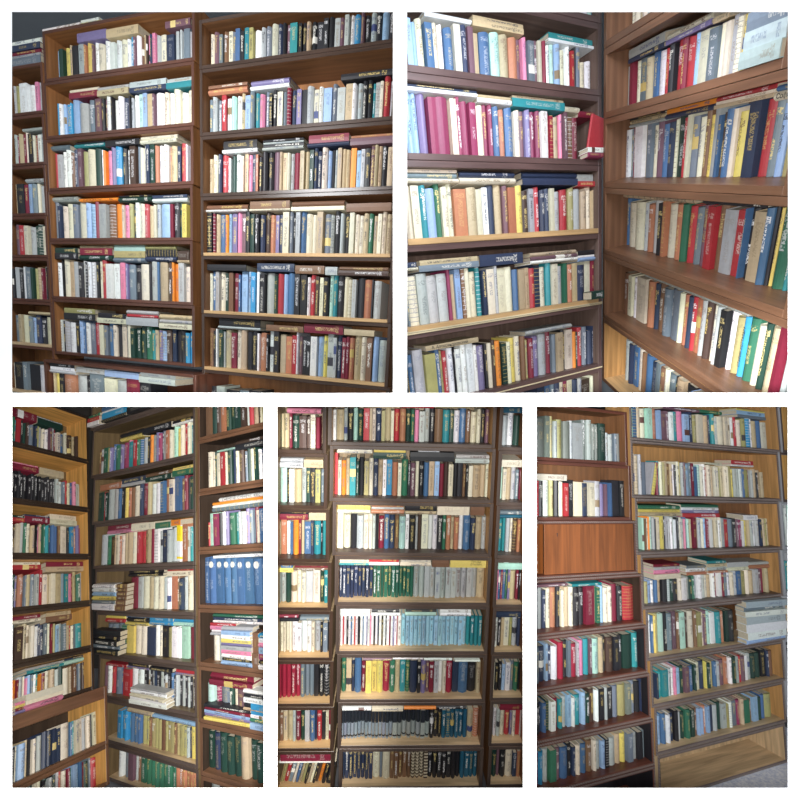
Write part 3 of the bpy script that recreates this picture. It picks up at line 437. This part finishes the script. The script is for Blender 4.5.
for key, idx, u0, u1, v0, v1 in UNITS:
    panel = CASES[key][0]; TH = THK[panel]; C0 = case_matrix(key); w = u1 - u0 - .002; h = v1 - v0 - .0015
    M = C0 @ Matrix.Translation((u0 + .001, 0, v0 + .0007))
    e, inn, brd, k0, pale = STYLE[key]
    if key == 'S' and idx <= 1: e = 'grey_brown'
    pale_here = idx >= k0
    bot = pale if pale_here else brd
    if key == 'D' and idx == 5: bot = 'plum_wood'
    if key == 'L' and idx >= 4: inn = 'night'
    if key == 'R' and idx == 7: inn = 'oak'
    if key == 'J' and idx >= 4: inn = 'russet'
    if key == 'L' and idx <= 1: inn = 'russet'
    if key == 'E' and idx == 5: inn = 'honey'
    deep = .20 if key not in ('Fb', 'Bb') else .28
    if key == 'R' and idx == 7: deep = .24
    lab = '%s shelf unit, %s row down, %s of the %s section' % (WOODWORD[e], shelf_word(key, idx), CASENAME[key], PLACE[panel])
    root = empty('shelf_unit', M, lab, 'bookshelf', 'stacked shelf units, %s section' % PLACE[panel])
    n0 = len(COL.objects)
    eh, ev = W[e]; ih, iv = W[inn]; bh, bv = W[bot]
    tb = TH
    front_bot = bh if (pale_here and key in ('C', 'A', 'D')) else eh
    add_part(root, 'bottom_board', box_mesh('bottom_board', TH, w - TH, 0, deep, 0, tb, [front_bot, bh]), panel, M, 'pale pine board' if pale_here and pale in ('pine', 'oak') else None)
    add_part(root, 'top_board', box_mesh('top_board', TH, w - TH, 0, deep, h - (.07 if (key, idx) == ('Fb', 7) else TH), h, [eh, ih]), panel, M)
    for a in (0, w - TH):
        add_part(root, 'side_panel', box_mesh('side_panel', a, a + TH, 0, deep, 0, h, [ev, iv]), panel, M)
    bk = 'card' if key in ('I', 'J', 'K') else 'moss_wood' if key == 'F' else 'ebony' if key == 'Fb' else inn  # base unit's ebony back puts the shade above its books into the colour
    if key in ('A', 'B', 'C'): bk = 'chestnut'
    if key == 'R' and 2 <= idx < 7: bk = 'russet'  # darker back: shade behind these rows put into the wood colour
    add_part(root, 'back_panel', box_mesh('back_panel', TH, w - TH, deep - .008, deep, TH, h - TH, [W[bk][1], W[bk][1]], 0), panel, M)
    if key == 'D' and idx in (4, 5):   # pale strip along the board's front edge
        z = 0 if idx == 4 else 0
        add_part(root, 'edge_strip', box_mesh('edge_strip', 0, w, -.004, 0, z, z + .006, [W['straw'][0]], .0005), panel, M, 'cream strip along the front edge')
        if idx == 5: add_part(root, 'edge_strip', box_mesh('edge_strip', 0, w, -.004, 0, h - .006, h, [W['straw'][0]], .0005), panel, M, 'cream strip along the front edge')
    if key in ('L', 'R') and not (key == 'L' and idx < 2):     # carved rope moulding round the front
        def rope(n, L_, horiz, at):
            bm = bmesh.new(); k = max(3, int(L_ / .016)); s = L_ / k
            for i in range(k):
                r = bmesh.ops.create_uvsphere(bm, u_segments=6, v_segments=4, radius=1)
                A = Matrix.Rotation(math.radians(38 if horiz else -38), 4, 'Y')
                S_ = Matrix.Diagonal((s * .62, .003, .0045, 1))
                if not horiz: A = Matrix.Rotation(math.radians(90 - 38), 4, 'Y')
                pos = ((i + .5) * s, -.001, at) if horiz else (at, -.001, (i + .5) * s)
                bmesh.ops.transform(bm, matrix=Matrix.Translation(pos) @ A @ S_, verts=r['verts'])
            me = bpy.data.meshes.new(n); bm.to_mesh(me); bm.free(); me.materials.append(ROPE); return me
        for hz, at, L_ in ((True, .008, w), (True, h - .008, w), (False, .008, h), (False, w - .008, h)):
            add_part(root, 'rope_moulding', rope('rope_moulding', L_, hz, at), panel, M, 'carved rope moulding')
    if key == 'L' and idx == 2:
        dx0 = TH + .001
        xs = [(dx0, dx0 + .085), (dx0 + .072, w - TH - .001)]
        for j, (a, b) in enumerate(xs):
            d = add_part(root, 'door', box_mesh('door', a, b, .034 - .028 * j, .042 - .028 * j, TH + .001, h - TH - .001, [W['door_wood'][1], W['door_wood'][1]]), panel, M, 'orange-brown veneer door')
            if d and j:
                bm = bmesh.new()
                r = bmesh.ops.create_cone(bm, cap_ends=True, segments=12, radius1=.004, radius2=.004, depth=.002)
                bmesh.ops.transform(bm, matrix=Matrix.Translation((a + .09, .0052, h * .77)) @ Matrix.Rotation(math.pi / 2, 4, 'X'), verts=r['verts'])
                r = bmesh.ops.create_cube(bm, size=1)
                bmesh.ops.transform(bm, matrix=Matrix.Translation((a + .091, .0052, h * .74)) @ Matrix.Diagonal((.003, .002, .012, 1)), verts=r['verts'])
                me = bpy.data.meshes.new('keyhole'); bm.to_mesh(me); bm.free(); me.materials.append(INKM)
                kh = link('keyhole', me, None, d); kh['label'] = 'small dark keyhole'
    if key == 'S' and idx in (0, 1):
        add_part(root, 'door', box_mesh('door', TH, w - TH, .01, .02, TH, h - TH, [W['amber'][1], W['amber'][1]]), panel, M, 'orange pine panel')
    if not root.children:
        bpy.data.objects.remove(root)
    UNIT[key, idx] = (u0 + TH + .002, u1 - TH - .002, v0 + TH + .001, v1 - (.07 if (key, idx) == ('Fb', 7) else TH) - .003, v1)

# ------------------------------------------------------------------ books
def book_geo(t, h, d, rounded):
    """t thickness, h height, d depth; spine faces -Y. -> verts, faces, spine faces with uv, page verts/faces"""
    b = min(.0022, t * .22); hw = t / 2
    n = 6 if rounded else 2
    bulge = min(.012, t * .40) if rounded else min(.0015, t * .08)
    out = [(-hw, d)]
    for i in range(n + 1):
        a = i / n * 2 - 1
        out.append((a * hw, bulge * (1 - math.cos(a * math.pi / 2)) ))
    out.append((hw, d))
    inn = [(hw - b, d), (hw - b, bulge + b), (-hw + b, bulge + b), (-hw + b, d)]
    ring = out + inn; N = len(ring)
    V = [(x, y, 0) for x, y in ring] + [(x, y, h) for x, y in ring]
    Fc = []; uv = []
    for i in range(N):
        j = (i + 1) % N
        Fc.append((i, j, N + j, N + i))
        if 1 <= i <= n: a0, a1 = (i - 1) / n, i / n; uv.append(((a0, .001), (a1, .001), (a1, 1), (a0, 1)))
        else: uv.append(None)
    k = len(out)
    # caps: two boards and the spine
    def cap(idx, top):
        idx = [i + (N if top else 0) for i in idx]
        Fc.append(tuple(idx) if top else tuple(reversed(idx))); uv.append(None)
    for top in (0, 1):
        cap([0, 1, k + 2, k + 3], top); cap([k - 2, k - 1, k, k + 1], top)
        cap(list(range(1, k - 1)) + [k + 1, k + 2], top)
    e = .003 if h > .03 else .001
    x0, x1, y0, y1 = -hw + b, hw - b, bulge + b, d - e
    P = [(x, y, z) for z in (e, h - e) for x, y in ((x0, y0), (x1, y0), (x1, y1), (x0, y1))]
    PF = [(3, 2, 1, 0), (4, 5, 6, 7), (0, 1, 5, 4), (1, 2, 6, 5), (2, 3, 7, 6), (3, 0, 4, 7)]
    return V, Fc, uv, P, PF
def jitter(c, a=.12):
    k = 1 + rnd.uniform(-a, a)
    return tuple(max(0, min(1, x * k * (1 + rnd.uniform(-.05, .05)))) for x in c)
INKS = {'light': [(.8, .78, .7), (.75, .6, .25), (.85, .85, .85), (.6, .45, .15)], 'dark': [(.05, .05, .06), (.12, .05, .04), (.06, .08, .2), (.25, .18, .1)]}
TITLES = {('up', 'E', 4, 24): [('СТАРИК ХОТТАБЫЧ', .016, INKM, .5, 1)], ('up', 'R', 4, 6): [('RUSSIAN', .022, GOLDM, .38, 1)],
          ('flat', 'J', 3, 5, 1): [('ГИТЛЕР\nСТАЛИН', .016, INKM, .72, 0)], ('flat', 'D', 5, 1, 1): [('А. Александровский', .020, INKM, .45, 0)],
          ('flat', 'E', 2, 4, 2): [('Софи', .018, INKM, .5, 0)]}
def tkey(info): return info[:4] if info[0] == 'up' else info[:5]


class Book: pass
BOOKS = []
def lum(c): return .3 * c[0] + .6 * c[1] + .1 * c[2]
def make_book(c, t, h, d, M, panel, flags, info, cc=None):
    B = Book(); B.c = c; B.t, B.h, B.d, B.M, B.panel, B.info = t, h, d, M, panel, info
    B.col = jitter(PAL[c][0]); B.rounded = rnd.random() < .7 and t > .008 and not (info[0] == 'flat' and t > .03)
    dark = lum(B.col) < .3
    B.ink = rnd.choice(INKS['light' if dark else 'dark'])
    st = 0; amt = rnd.choice((0, .6, .8, .9, 1)) if dark else rnd.choice((0, .55, .7, .8, .9))
    r = rnd.random()
    if r < .035: st = 6
    elif r < .07: st = 3
    if info[1:3] in (('J', 3), ('J', 4), ('J', 7), ('G', 7), ('G', 8), ('H', 3), ('H', 6), ('F', 2)): st = 0
    if '%' in flags: st = 1; B.ink = (.02, .025, .035); B.col = jitter((.26, .31, .36) if c == 'e' else (.33, .37, .36)); amt = .0
    if '=' in flags: st = 2; B.ink = (.62, .55, .4)
    if '!' in flags: st = 0; amt = .85; B.ink = (.62, .62, .62)
    if '?' in flags: st = 0; amt = .7; B.ink = (.75, .8, .85)
    if '*' in flags: st = 1; B.ink = (.9, .7, .02); amt = 0
    B.flags = flags
    if tkey(info) in TITLES: st = 0; amt = 0
    B.design = (rnd.random(), st / 10.0, amt * (.85 if t < .032 else .55 if t < .05 else .25))
    cen = M @ Vector((0, 0, h / 2)); x, y = picture(cen); a = WINDOW[panel]
    nv = (M.to_3x3() @ Vector((0, -1, 0))); vd = (Vector((0, 0, EYE)) - cen); f = max(.05, nv.dot(vd.normalized()))
    q = [picture(M @ Vector(p)) for p in ((-t / 2, 0, 0), (t / 2, 0, 0), (t / 2, 0, h), (-t / 2, 0, h))]
    # area seen inside the opening (bounding box share)
    bx0, bx1 = min(p[0] for p in q), max(p[0] for p in q); by0, by1 = min(p[1] for p in q), max(p[1] for p in q)
    full = max(1e-6, (bx1 - bx0) * (by1 - by0))
    vis = max(0, min(bx1, a[2]) - max(bx0, a[0])) * max(0, min(by1, a[3]) - max(by0, a[1])) / full
    A = 0
    for i in range(4): A += q[i][0] * q[(i + 1) % 4][1] - q[(i + 1) % 4][0] * q[i][1]
    B.area = abs(A) / 2 * vis
    BOOKS.append(B); return B

for key, idx, ua, ub, h0, h1, tokens, flats, lean in ROWS:
    panel = CASES[key][0]; C0 = case_matrix(key); L0, L1, base, ceil, vtop = UNIT[key, idx]
    toks = []
    for tk in tokens.split():
        fl = tk[-1] if tk[-1] in '%=!?*^_~' else ''
        toks.append((tk[0], float(tk[1:].rstrip('%=!?*^_~')), fl))
    tot = sum(t[1] for t in toks); sc = (ub - ua) / tot
    rec = {1: .03, 2: .03, 3: .03, 4: .05, 5: .04}[panel]
    if key == 'E': rec = .095
    if key in ('F', 'Fb'): rec = .055
    u = ua; recs = []; n = 0
    room = ceil - base
    for c, wd_, fl in toks:
        t = wd_ * sc
        if c == '.': u += t; continue
        n += 1
        fr = (u + t / 2 - ua) / (ub - ua); h = (h0 + (h1 - h0) * fr)
        same = fl in ('%', '=', '?') or key + str(idx) in ('J4', 'J3')
        h *= 1 + (rnd.uniform(-.075, .045) if not same else rnd.uniform(-.008, .008))
        if fl == '_': h *= .74
        if fl == '^': h *= 1.13
        recs.append([c, u, t, min(h, room - .002), fl, n]); u += t
    # piles lying on the row, on the board in front, or on top of the unit
    placed = []
    pile = {}
    for fi, (fa, fb, lay, b) in enumerate(flats):
        ls = [(s[0], float(s[1:]) / 1000.0) for s in lay.split()][::-1]
        if b in ('', 'b', 'A', 'S'): fa = max(fa, L0 + .001); fb = min(fb, L1 - .001)
        for p in placed:          # neighbouring piles meet end to end
            ov = min(fb, p[1]) - max(fa, p[0])
            if p[4] == b and 0 < ov < .4 * min(fb - fa, p[1] - p[0]):
                if fa > p[0]: fa = p[1] + .001
                else: fb = p[0] - .001
        T = sum(x[1] for x in ls); over = [r for r in recs if r[1] < fb and r[1] + r[2] > fa]
        dep = rnd.uniform(.12, .15); y0 = rec - .012
        if b == '':
            top = max([r[3] for r in over] + [0]); pv = [p for p in placed if p[0] < fb - .004 and p[1] > fa + .004 and p[4] == '']
            b0 = max([top] + [p[2] for p in pv])
            if b0 + T > room:
                need = b0 + T - room
                sh = min(need, T * .35); k = (T - sh) / T; ls = [(c, t * k) for c, t in ls]; T -= sh
                lim = room - T - (b0 - top)
                for r in over: r[3] = min(r[3], lim)
                b0 = max([r[3] for r in over] + [0] + [p[2] for p in pv])
            z = base + b0 + .0006
        elif b == 'b': z = base + .0004; y0 = -.035 if key not in ('H', 'E') else -.005; dep = max(.06, rec - y0 - .004)
        elif b in ('S', 'A'):
            pv = [p for p in placed if p[0] < fb and p[1] > fa and p[4] in (('b',) if b == 'S' else ('',))]
            z = base + max([p[2] for p in pv] + [0]) + .0006
            if b == 'S': y0 = 0.0; dep = max(.06, rec - y0 - .004)
        else: z = vtop + .001; y0 = .012 if b == 't' else .0; dep = .15 if b == 't' else .10
        z0 = z
        for li, (c, t) in enumerate(ls):
            ins = rnd.uniform(0, .006) if li else 0
            ln = (fb - fa) - rnd.uniform(0, .012) * (li > 0)
            cx = (fa + fb) / 2 + rnd.uniform(-.003, .003) * (li > 0)
            M = C0 @ Matrix.Translation((cx - ln / 2, y0 + ins, z + t / 2)) @ Matrix.Rotation(math.pi / 2, 4, 'Y')
            if b in ('b', 'T'): M = C0 @ Matrix.Translation((cx - ln / 2, y0 + ins, z + t / 2)) @ Matrix.Rotation(rnd.uniform(-.04, .04), 4, 'Z') @ Matrix.Rotation(math.pi / 2, 4, 'Y')
            make_book(c, t - .0004, ln, dep, M, panel, '', ('flat', key, idx, fi + 1, len(ls) - li, len(ls), b))
            z += t
        placed.append((fa, fb, z - base, y0, b))
    for i, (c, u, t, h, fl, n) in enumerate(recs):
        d = rnd.uniform(.115, .15) if panel < 3 else rnd.uniform(.085, .11); y = rec + rnd.uniform(-.006, .012)
        M = C0 @ Matrix.Translation((u + t / 2, y, base + .0004))
        ang = lean if lean else (13 if fl == '~' else 0)
        if ang:
            M = C0 @ Matrix.Translation((u + t / 2 + (t / 2 if ang else 0), y, base + .0004)) @ Matrix.Rotation(math.radians(ang), 4, 'Y') @ Matrix.Translation((-t / 2, 0, 0))
            h = min(h, (room - .004) / math.cos(math.radians(ang)) - t * .3); t *= .92
        lc = PAL[recs[i - 1][0]][1] if i else None; rc = PAL[recs[i + 1][0]][1] if i + 1 < len(recs) else None
        make_book(c, t - max(.0011, min(.003, t * .12)), h, d, M, panel, fl, ('up', key, idx, n, lc, rc, len(recs)))

def arrays_to_mesh(name, V, Fc, uvs, cols, inks, des, mi, mats):
    me = bpy.data.meshes.new(name); me.from_pydata(V, [], Fc)
    for m in mats: me.materials.append(m)
    me.polygons.foreach_set('material_index', mi)
    ul = me.uv_layers.new(name='spine'); flat = []
    for u_, fc in zip(uvs, Fc):
        for k in range(len(fc)): flat.extend(u_[k] if u_ else (0.0, -1.0))
    ul.data.foreach_set('uv', flat)
    for nm, data in (('cover_colour', cols), ('ink_colour', inks), ('design', des)):
        at = me.attributes.new(nm, 'FLOAT_COLOR', 'FACE')
        at.data.foreach_set('color', [x for c in data for x in (*c, 1.0)])
    me.update(); return me
def solo_text(s, size, mat, name='title', depth=.0004):
    cu = bpy.data.curves.new(name, 'FONT'); cu.body = s; cu.size = size; cu.extrude = depth; cu.align_x = 'CENTER'; cu.align_y = 'CENTER'
    o = bpy.data.objects.new(name, cu); COL.objects.link(o)
    bpy.context.view_layer.update()
    me = bpy.data.meshes.new_from_object(o.evaluated_get(bpy.context.evaluated_depsgraph_get()))
    bpy.data.objects.remove(o); bpy.data.curves.remove(cu)
    me.name = name; me.materials.clear(); me.materials.append(mat); return me
# a red book leaning with its front cover turned to the room, and its white page edge
L0, L1, base, ceil, _v = UNIT['D', 2]; Cd = case_matrix('D')
M = Cd @ Matrix.Translation((L1 - .076, .006, base + .052)) @ Matrix.Rotation(math.radians(13), 4, 'Y') @ Matrix.Rotation(math.radians(-90), 4, 'Z')
red = make_book('r', .014, .155, .135, M, 2, '', ('open', 'D', 2)); red.area = 1e6; red.design = (.3, 0, 0)

order = sorted(range(len(BOOKS)), key=lambda i: -BOOKS[i].area)
chosen = set(order[:300])
KINDW = {'up': 'book', 'flat': 'book lying flat'}
seen = {}
stuff = dict(V=[], F=[], uv=[], c=[], k=[], d=[], mi=[])
for bi, B in enumerate(BOOKS):
    V, Fc, uv, P, PF = book_geo(B.t, B.h, B.d, B.rounded)
    if bi in chosen or tkey(B.info) in TITLES:
        word = PAL[B.c][1]; kind, key, idx = B.info[:3]
        where = '%s shelf of %s, %s' % (shelf_word(key, idx), CASENAME[key], PLACE[B.panel])
        if kind == 'open': lab = 'red book leaning cover outward at the right end, %s' % where
        elif kind == 'up':
            _, _, _, n, lc, rc, tot = B.info
            side = 'between %s and %s' % (lc, rc) if lc and rc else ('first, beside %s' % rc if rc else 'last, beside %s' % lc)
            lab = '%s book %s, %s on %s' % (word, side, nth(n), where)
        else:
            _, _, _, fi, li, nl, b = B.info
            lab = '%s book lying %s of pile %s, %s' % (word, 'on top' if li == 1 else nth(li) + ' down', nth(fi), where)
        if lab in seen: raise RuntimeError('label twice: ' + lab)
        seen[lab] = 1
        grp = 'books on %s' % where
        me = arrays_to_mesh('cover', V, Fc, uv, [B.col] * len(Fc), [B.ink] * len(Fc), [B.design] * len(Fc), [0] * len(Fc), [COVER])
        if not trim(me, B.M, B.panel): continue
        root = empty('book', B.M, lab, 'book', grp)
        link('cover', me, None, root)
        pm = bpy.data.meshes.new('pages'); pm.from_pydata(P, [], PF); pm.materials.append(PAGES); pm.update()
        if trim(pm, B.M, B.panel): link('pages', pm, None, root)
        if '?' in B.flags:     # white disc near the head of the spine
            bm = bmesh.new(); r = bmesh.ops.create_cone(bm, cap_ends=True, segments=16, radius1=B.t * .3, radius2=B.t * .3, depth=.001)
            bmesh.ops.transform(bm, matrix=Matrix.Translation((0, .0006, B.h * .86)) @ Matrix.Rotation(math.pi / 2, 4, 'X'), verts=r['verts'])
            dm = bpy.data.meshes.new('emblem'); bm.to_mesh(dm); bm.free(); dm.materials.append(GOLDM)
            if trim(dm, B.M, B.panel): link('emblem', dm, None, root)['label'] = 'white round emblem'
        if tkey(B.info) in TITLES:
            for s, size, mat, at, vert in TITLES[tkey(B.info)]:
                tm = solo_text(s, size, mat)
                R = Matrix.Rotation(math.pi / 2, 4, 'X')
                if kind == 'up' and vert: R = Matrix.Rotation(-math.pi / 2 * vert, 4, 'Y') @ R
                if kind == 'flat': R = Matrix.Rotation(-math.pi / 2, 4, 'Y') @ R
                tm.transform(Matrix.Translation((0, -.0004, B.h * at)) @ R)
                link('title', tm, None, root)
    else:
        tmp = None
        pts = [B.M @ Vector(v) for v in V + P]
        q = [all((p - co).dot(no) >= 0 for p in pts) for co, no in LIM[B.panel]]
        allv = V + P; allf = list(Fc) + [tuple(i + len(V) for i in f_) for f_ in PF]
        uv2 = list(uv) + [None] * len(PF); mi = [0] * len(Fc) + [1] * len(PF)
        o0 = len(stuff['V'])
        if all(q):
            stuff['V'] += [tuple(p) for p in pts]; stuff['F'] += [tuple(i + o0 for i in f_) for f_ in allf]
            stuff['uv'] += uv2; stuff['mi'] += mi
            k = len(allf)
        else:
            me = arrays_to_mesh('tmp', allv, allf, uv2, [B.col] * len(allf), [B.ink] * len(allf), [B.design] * len(allf), mi, [COVER, PAGES])
            if not trim(me, B.M, B.panel): bpy.data.meshes.remove(me); continue
            ul = me.uv_layers['spine'].data
            stuff['V'] += [tuple(B.M @ v.co) for v in me.vertices]
            for p in me.polygons:
                stuff['F'].append(tuple(i + o0 for i in p.vertices)); stuff['mi'].append(p.material_index)
                stuff['uv'].append([tuple(ul[i].uv) for i in p.loop_indices])
            k = len(me.polygons); bpy.data.meshes.remove(me)
        stuff['c'] += [B.col] * k; stuff['k'] += [B.ink] * k; stuff['d'] += [B.design] * k
me = arrays_to_mesh('books', stuff['V'], stuff['F'], stuff['uv'], stuff['c'], stuff['k'], stuff['d'], stuff['mi'], [COVER, PAGES])
o = link('books', me, Matrix.Identity(4))
tag(o, 'rows of smaller and farther books filling the shelves of every bookcase', 'books', None, 'stuff')
print('books in all', len(BOOKS), 'single', len(chosen))

# ------------------------------------------------------------------ the setting
WALLM = plain('white_plaster', (.9, .9, .9), .9, .01)
GREYW = plain('grey_wall_paint', (.30, .33, .36), .8, .06, 6)
def px3(x, y, Y): return Vector(((x - 400) / 420.0 * Y, Y, EYE + (400 - y) / 420.0 * Y))
YW, YT = .90, .915
bars = [(-900, -900, 1700, 12), (-900, 788, 1700, 1700), (-900, 12, 12, 788), (788, 12, 1700, 788), (12, 393, 788, 406.5),
        (393, 12, 407, 393), (264, 406.5, 277, 788), (523, 406.5, 536.5, 788)]
bm = bmesh.new()
for x0, y0, x1, y1 in bars:
    vs = [bm.verts.new(px3(x, y, Y)) for Y in (YW, YT) for x, y in ((x0, y1), (x1, y1), (x1, y0), (x0, y0))]
    for q in ((0, 1, 2, 3), (7, 6, 5, 4), (0, 4, 5, 1), (1, 5, 6, 2), (2, 6, 7, 3), (3, 7, 4, 0)): bm.faces.new([vs[i] for i in q])
bmesh.ops.recalc_face_normals(bm, faces=bm.faces[:])
me = bpy.data.meshes.new('wall_front'); bm.to_mesh(me); bm.free(); me.materials.append(WALLM)
tag(link('wall_front', me), kind='structure')
def slab(name, pts, thick, mat, kind='structure'):
    """flat plate through four points, thickened along its normal"""
    n = (pts[1] - pts[0]).cross(pts[3] - pts[0]).normalized() * thick / 2
    bm = bmesh.new(); vs = [bm.verts.new(p - n) for p in pts] + [bm.verts.new(p + n) for p in pts]
    for q in ((3, 2, 1, 0), (4, 5, 6, 7), (0, 1, 5, 4), (1, 2, 6, 5), (2, 3, 7, 6), (3, 0, 4, 7)): bm.faces.new([vs[i] for i in q])
    bmesh.ops.recalc_face_normals(bm, faces=bm.faces[:])
    me = bpy.data.meshes.new(name); bm.to_mesh(me); bm.free(); me.materials.append(mat)
    o = link(name, me); tag(o, kind=kind); return o
YB = 5.4; XS, ZS = 5.0, 3.45
V3 = Vector
slab('wall_back', [V3((-XS, YB, EYE - ZS)), V3((XS, YB, EYE - ZS)), V3((XS, YB, EYE + ZS)), V3((-XS, YB, EYE + ZS))], .04, GREYW)
SHADEW = plain('wall_shade_colour', (.045, .038, .032), .8, .06, 6)  # black shadow between the cases put into this plate's colour
slab('wall_back_shade', [V3((-XS, YB - .03, EYE - ZS)), V3((XS, YB - .03, EYE - ZS)), V3((XS, YB - .03, EYE - .01)), V3((-XS, YB - .03, EYE - .01))], .01, SHADEW)
slab('wall_left', [V3((-XS, YT, EYE - ZS)), V3((-XS, YB, EYE - ZS)), V3((-XS, YB, EYE + ZS)), V3((-XS, YT, EYE + ZS))], .04, GREYW)
slab('wall_right', [V3((XS, YT, EYE - ZS)), V3((XS, YB, EYE - ZS)), V3((XS, YB, EYE + ZS)), V3((XS, YT, EYE + ZS))], .04, GREYW)
slab('ceiling', [V3((-XS, YT, EYE + ZS)), V3((XS, YT, EYE + ZS)), V3((XS, YB, EYE + ZS)), V3((-XS, YB, EYE + ZS))], .04, GREYW)
FLOORM = plain('floor_paint', (.25, .25, .27), .7, .1, 8)
slab('floor', [V3((-XS, -3, EYE - ZS)), V3((XS, -3, EYE - ZS)), V3((XS, YB, EYE - ZS)), V3((-XS, YB, EYE - ZS))], .04, FLOORM)
slab('floor_upper', [V3((-XS, YT, EYE)), V3((XS, YT, EYE)), V3((XS, YB, EYE)), V3((-XS, YB, EYE))], .006, GREYW)
slab('wall_middle', [V3((0, YT, EYE + .004)), V3((0, YB, EYE + .004)), V3((0, YB, EYE + ZS)), V3((0, YT, EYE + ZS))], .005, GREYW)
for nm, p in (('wall_partition_1', 270.5), ('wall_partition_2', 529.7)):
    a = (p - 400) / 420.0
    slab(nm, [V3((a * YT, YT, EYE - ZS)), V3((a * YB, YB, EYE - ZS)), V3((a * YB, YB, EYE - .004)), V3((a * YT, YT, EYE - .004))], .005, GREYW)
# speckled stone floor under the lower right bookcases
m, nt, b = new_mat('speckled_stone'); N = nt.nodes; L = nt.links
tc = N.new('ShaderNodeTexCoord'); nz = N.new('ShaderNodeTexNoise'); nz.inputs['Scale'].default_value = 55; nz.inputs['Detail'].default_value = 6; nz.inputs['Roughness'].default_value = .75
rp = N.new('ShaderNodeValToRGB'); rp.color_ramp.elements[0].position = .36; rp.color_ramp.elements[1].position = .62
rp.color_ramp.elements[0].color = (.52, .58, .74, 1); rp.color_ramp.elements[1].color = (.96, .97, 1, 1)
L.new(tc.outputs['Object'], nz.inputs['Vector']); L.new(nz.outputs[0], rp.inputs[0]); L.new(rp.outputs[0], b.inputs['Base Color']); b.inputs['Roughness'].default_value = .55
Mr = case_matrix('R'); ur = [u for u in UNITS if u[0] == 'R' and u[1] == 7][0]
zf = ur[4] - .004
pts = [Mr @ V3((ur[2] + .012, -.9, zf)), Mr @ V3((ur[3] + .5, -.9, zf)), Mr @ V3((ur[3] + .5, .3, zf)), Mr @ V3((ur[2] + .012, .3, zf))]
fo = slab('floor_stone', pts, .008, m)
if not trim(fo.data, Matrix.Identity(4), 5): bpy.data.objects.remove(fo)

# ------------------------------------------------------------------ light
wld = bpy.data.worlds.new('world'); scn.world = wld; wld.use_nodes = True
bg = wld.node_tree.nodes['Background']; bg.inputs[0].default_value = (.93, .97, 1, 1); bg.inputs[1].default_value = AMBIENT if 'AMBIENT' in globals() else 1.15
def spot(name, at, to, power, size, blend, col=(1, 1, 1), rad=.12):
    l = bpy.data.lights.new(name, 'SPOT'); l.energy = power; l.spot_size = math.radians(size); l.spot_blend = blend; l.color = col; l.shadow_soft_size = rad
    o = bpy.data.objects.new(name, l); COL.objects.link(o); o.location = at
    o.rotation_euler = (Vector(to) - Vector(at)).to_track_quat('-Z', 'Y').to_euler(); return o
def aim(name, x, y, Y, power, size, col=(1, 1, 1), off=(0, -.5, .9), blend=.9, rad=.12):
    spot(name, (off[0], off[1], EYE + off[2]), px3(x, y, Y), power, size, blend, col, rad)
UP, LOW = (0, .02, .02), (0, .02, -.02)  # added fill spots at the eye, one per opening, to set its brightness
aim('fill_spot_upper_left', 190, 180, 2.0, 25, 66, (.96, .98, 1), UP, .7, .04)
aim('fill_spot_upper_right', 580, 200, 1.8, 84, 72, (1, .96, .93), UP, .6, .04)
aim('fill_spot_lower_left', 150, 620, 2.3, 480, 62, (1, .97, .93), LOW, .35, .04)
aim('fill_spot_lower_middle', 400, 610, 2.5, 235, 62, (1, .98, .95), LOW, .35, .04)
aim('fill_spot_lower_right', 735, 535, 2.5, 430, 56, (.97, .985, 1), LOW, .55, .04)
def panel_lamp(name, at, to, power, sx, sy, col=(1, 1, 1)):
    l = bpy.data.lights.new(name, 'AREA'); l.shape = 'RECTANGLE'; l.size = sx; l.size_y = sy; l.energy = power; l.color = col
    o = bpy.data.objects.new(name, l); COL.objects.link(o); o.location = at
    o.rotation_euler = (Vector(to) - Vector(at)).to_track_quat('-Z', 'Y').to_euler(); return o
panel_lamp('ceiling_lamp_upper_left', (-1.25, 1.15, EYE + 1.45), (-1.25, 2.1, EYE + 1.0), 32, .7, .25, (.97, .98, 1))
panel_lamp('cool_fill_upper_right', (.45, 1.0, EYE + 1.3), (.3, 1.9, EYE + .8), 16, .7, .25, (.85, .9, 1))  # added cool fill, brightens the bluish left part of this alcove

# ------------------------------------------------------------------ camera
cam = bpy.data.cameras.new('camera'); co = bpy.data.objects.new('camera', cam); COL.objects.link(co)
cam.sensor_width = 36; cam.lens = 36 * FOC; cam.clip_start = .02
co.location = (0, 0, EYE); co.rotation_euler = (math.pi / 2, 0, 0); scn.camera = co
vs = scn.view_settings; vs.view_transform = 'Standard'; vs.look = 'None'; vs.gamma = 1; vs.exposure = 0; vs.use_curve_mapping = False
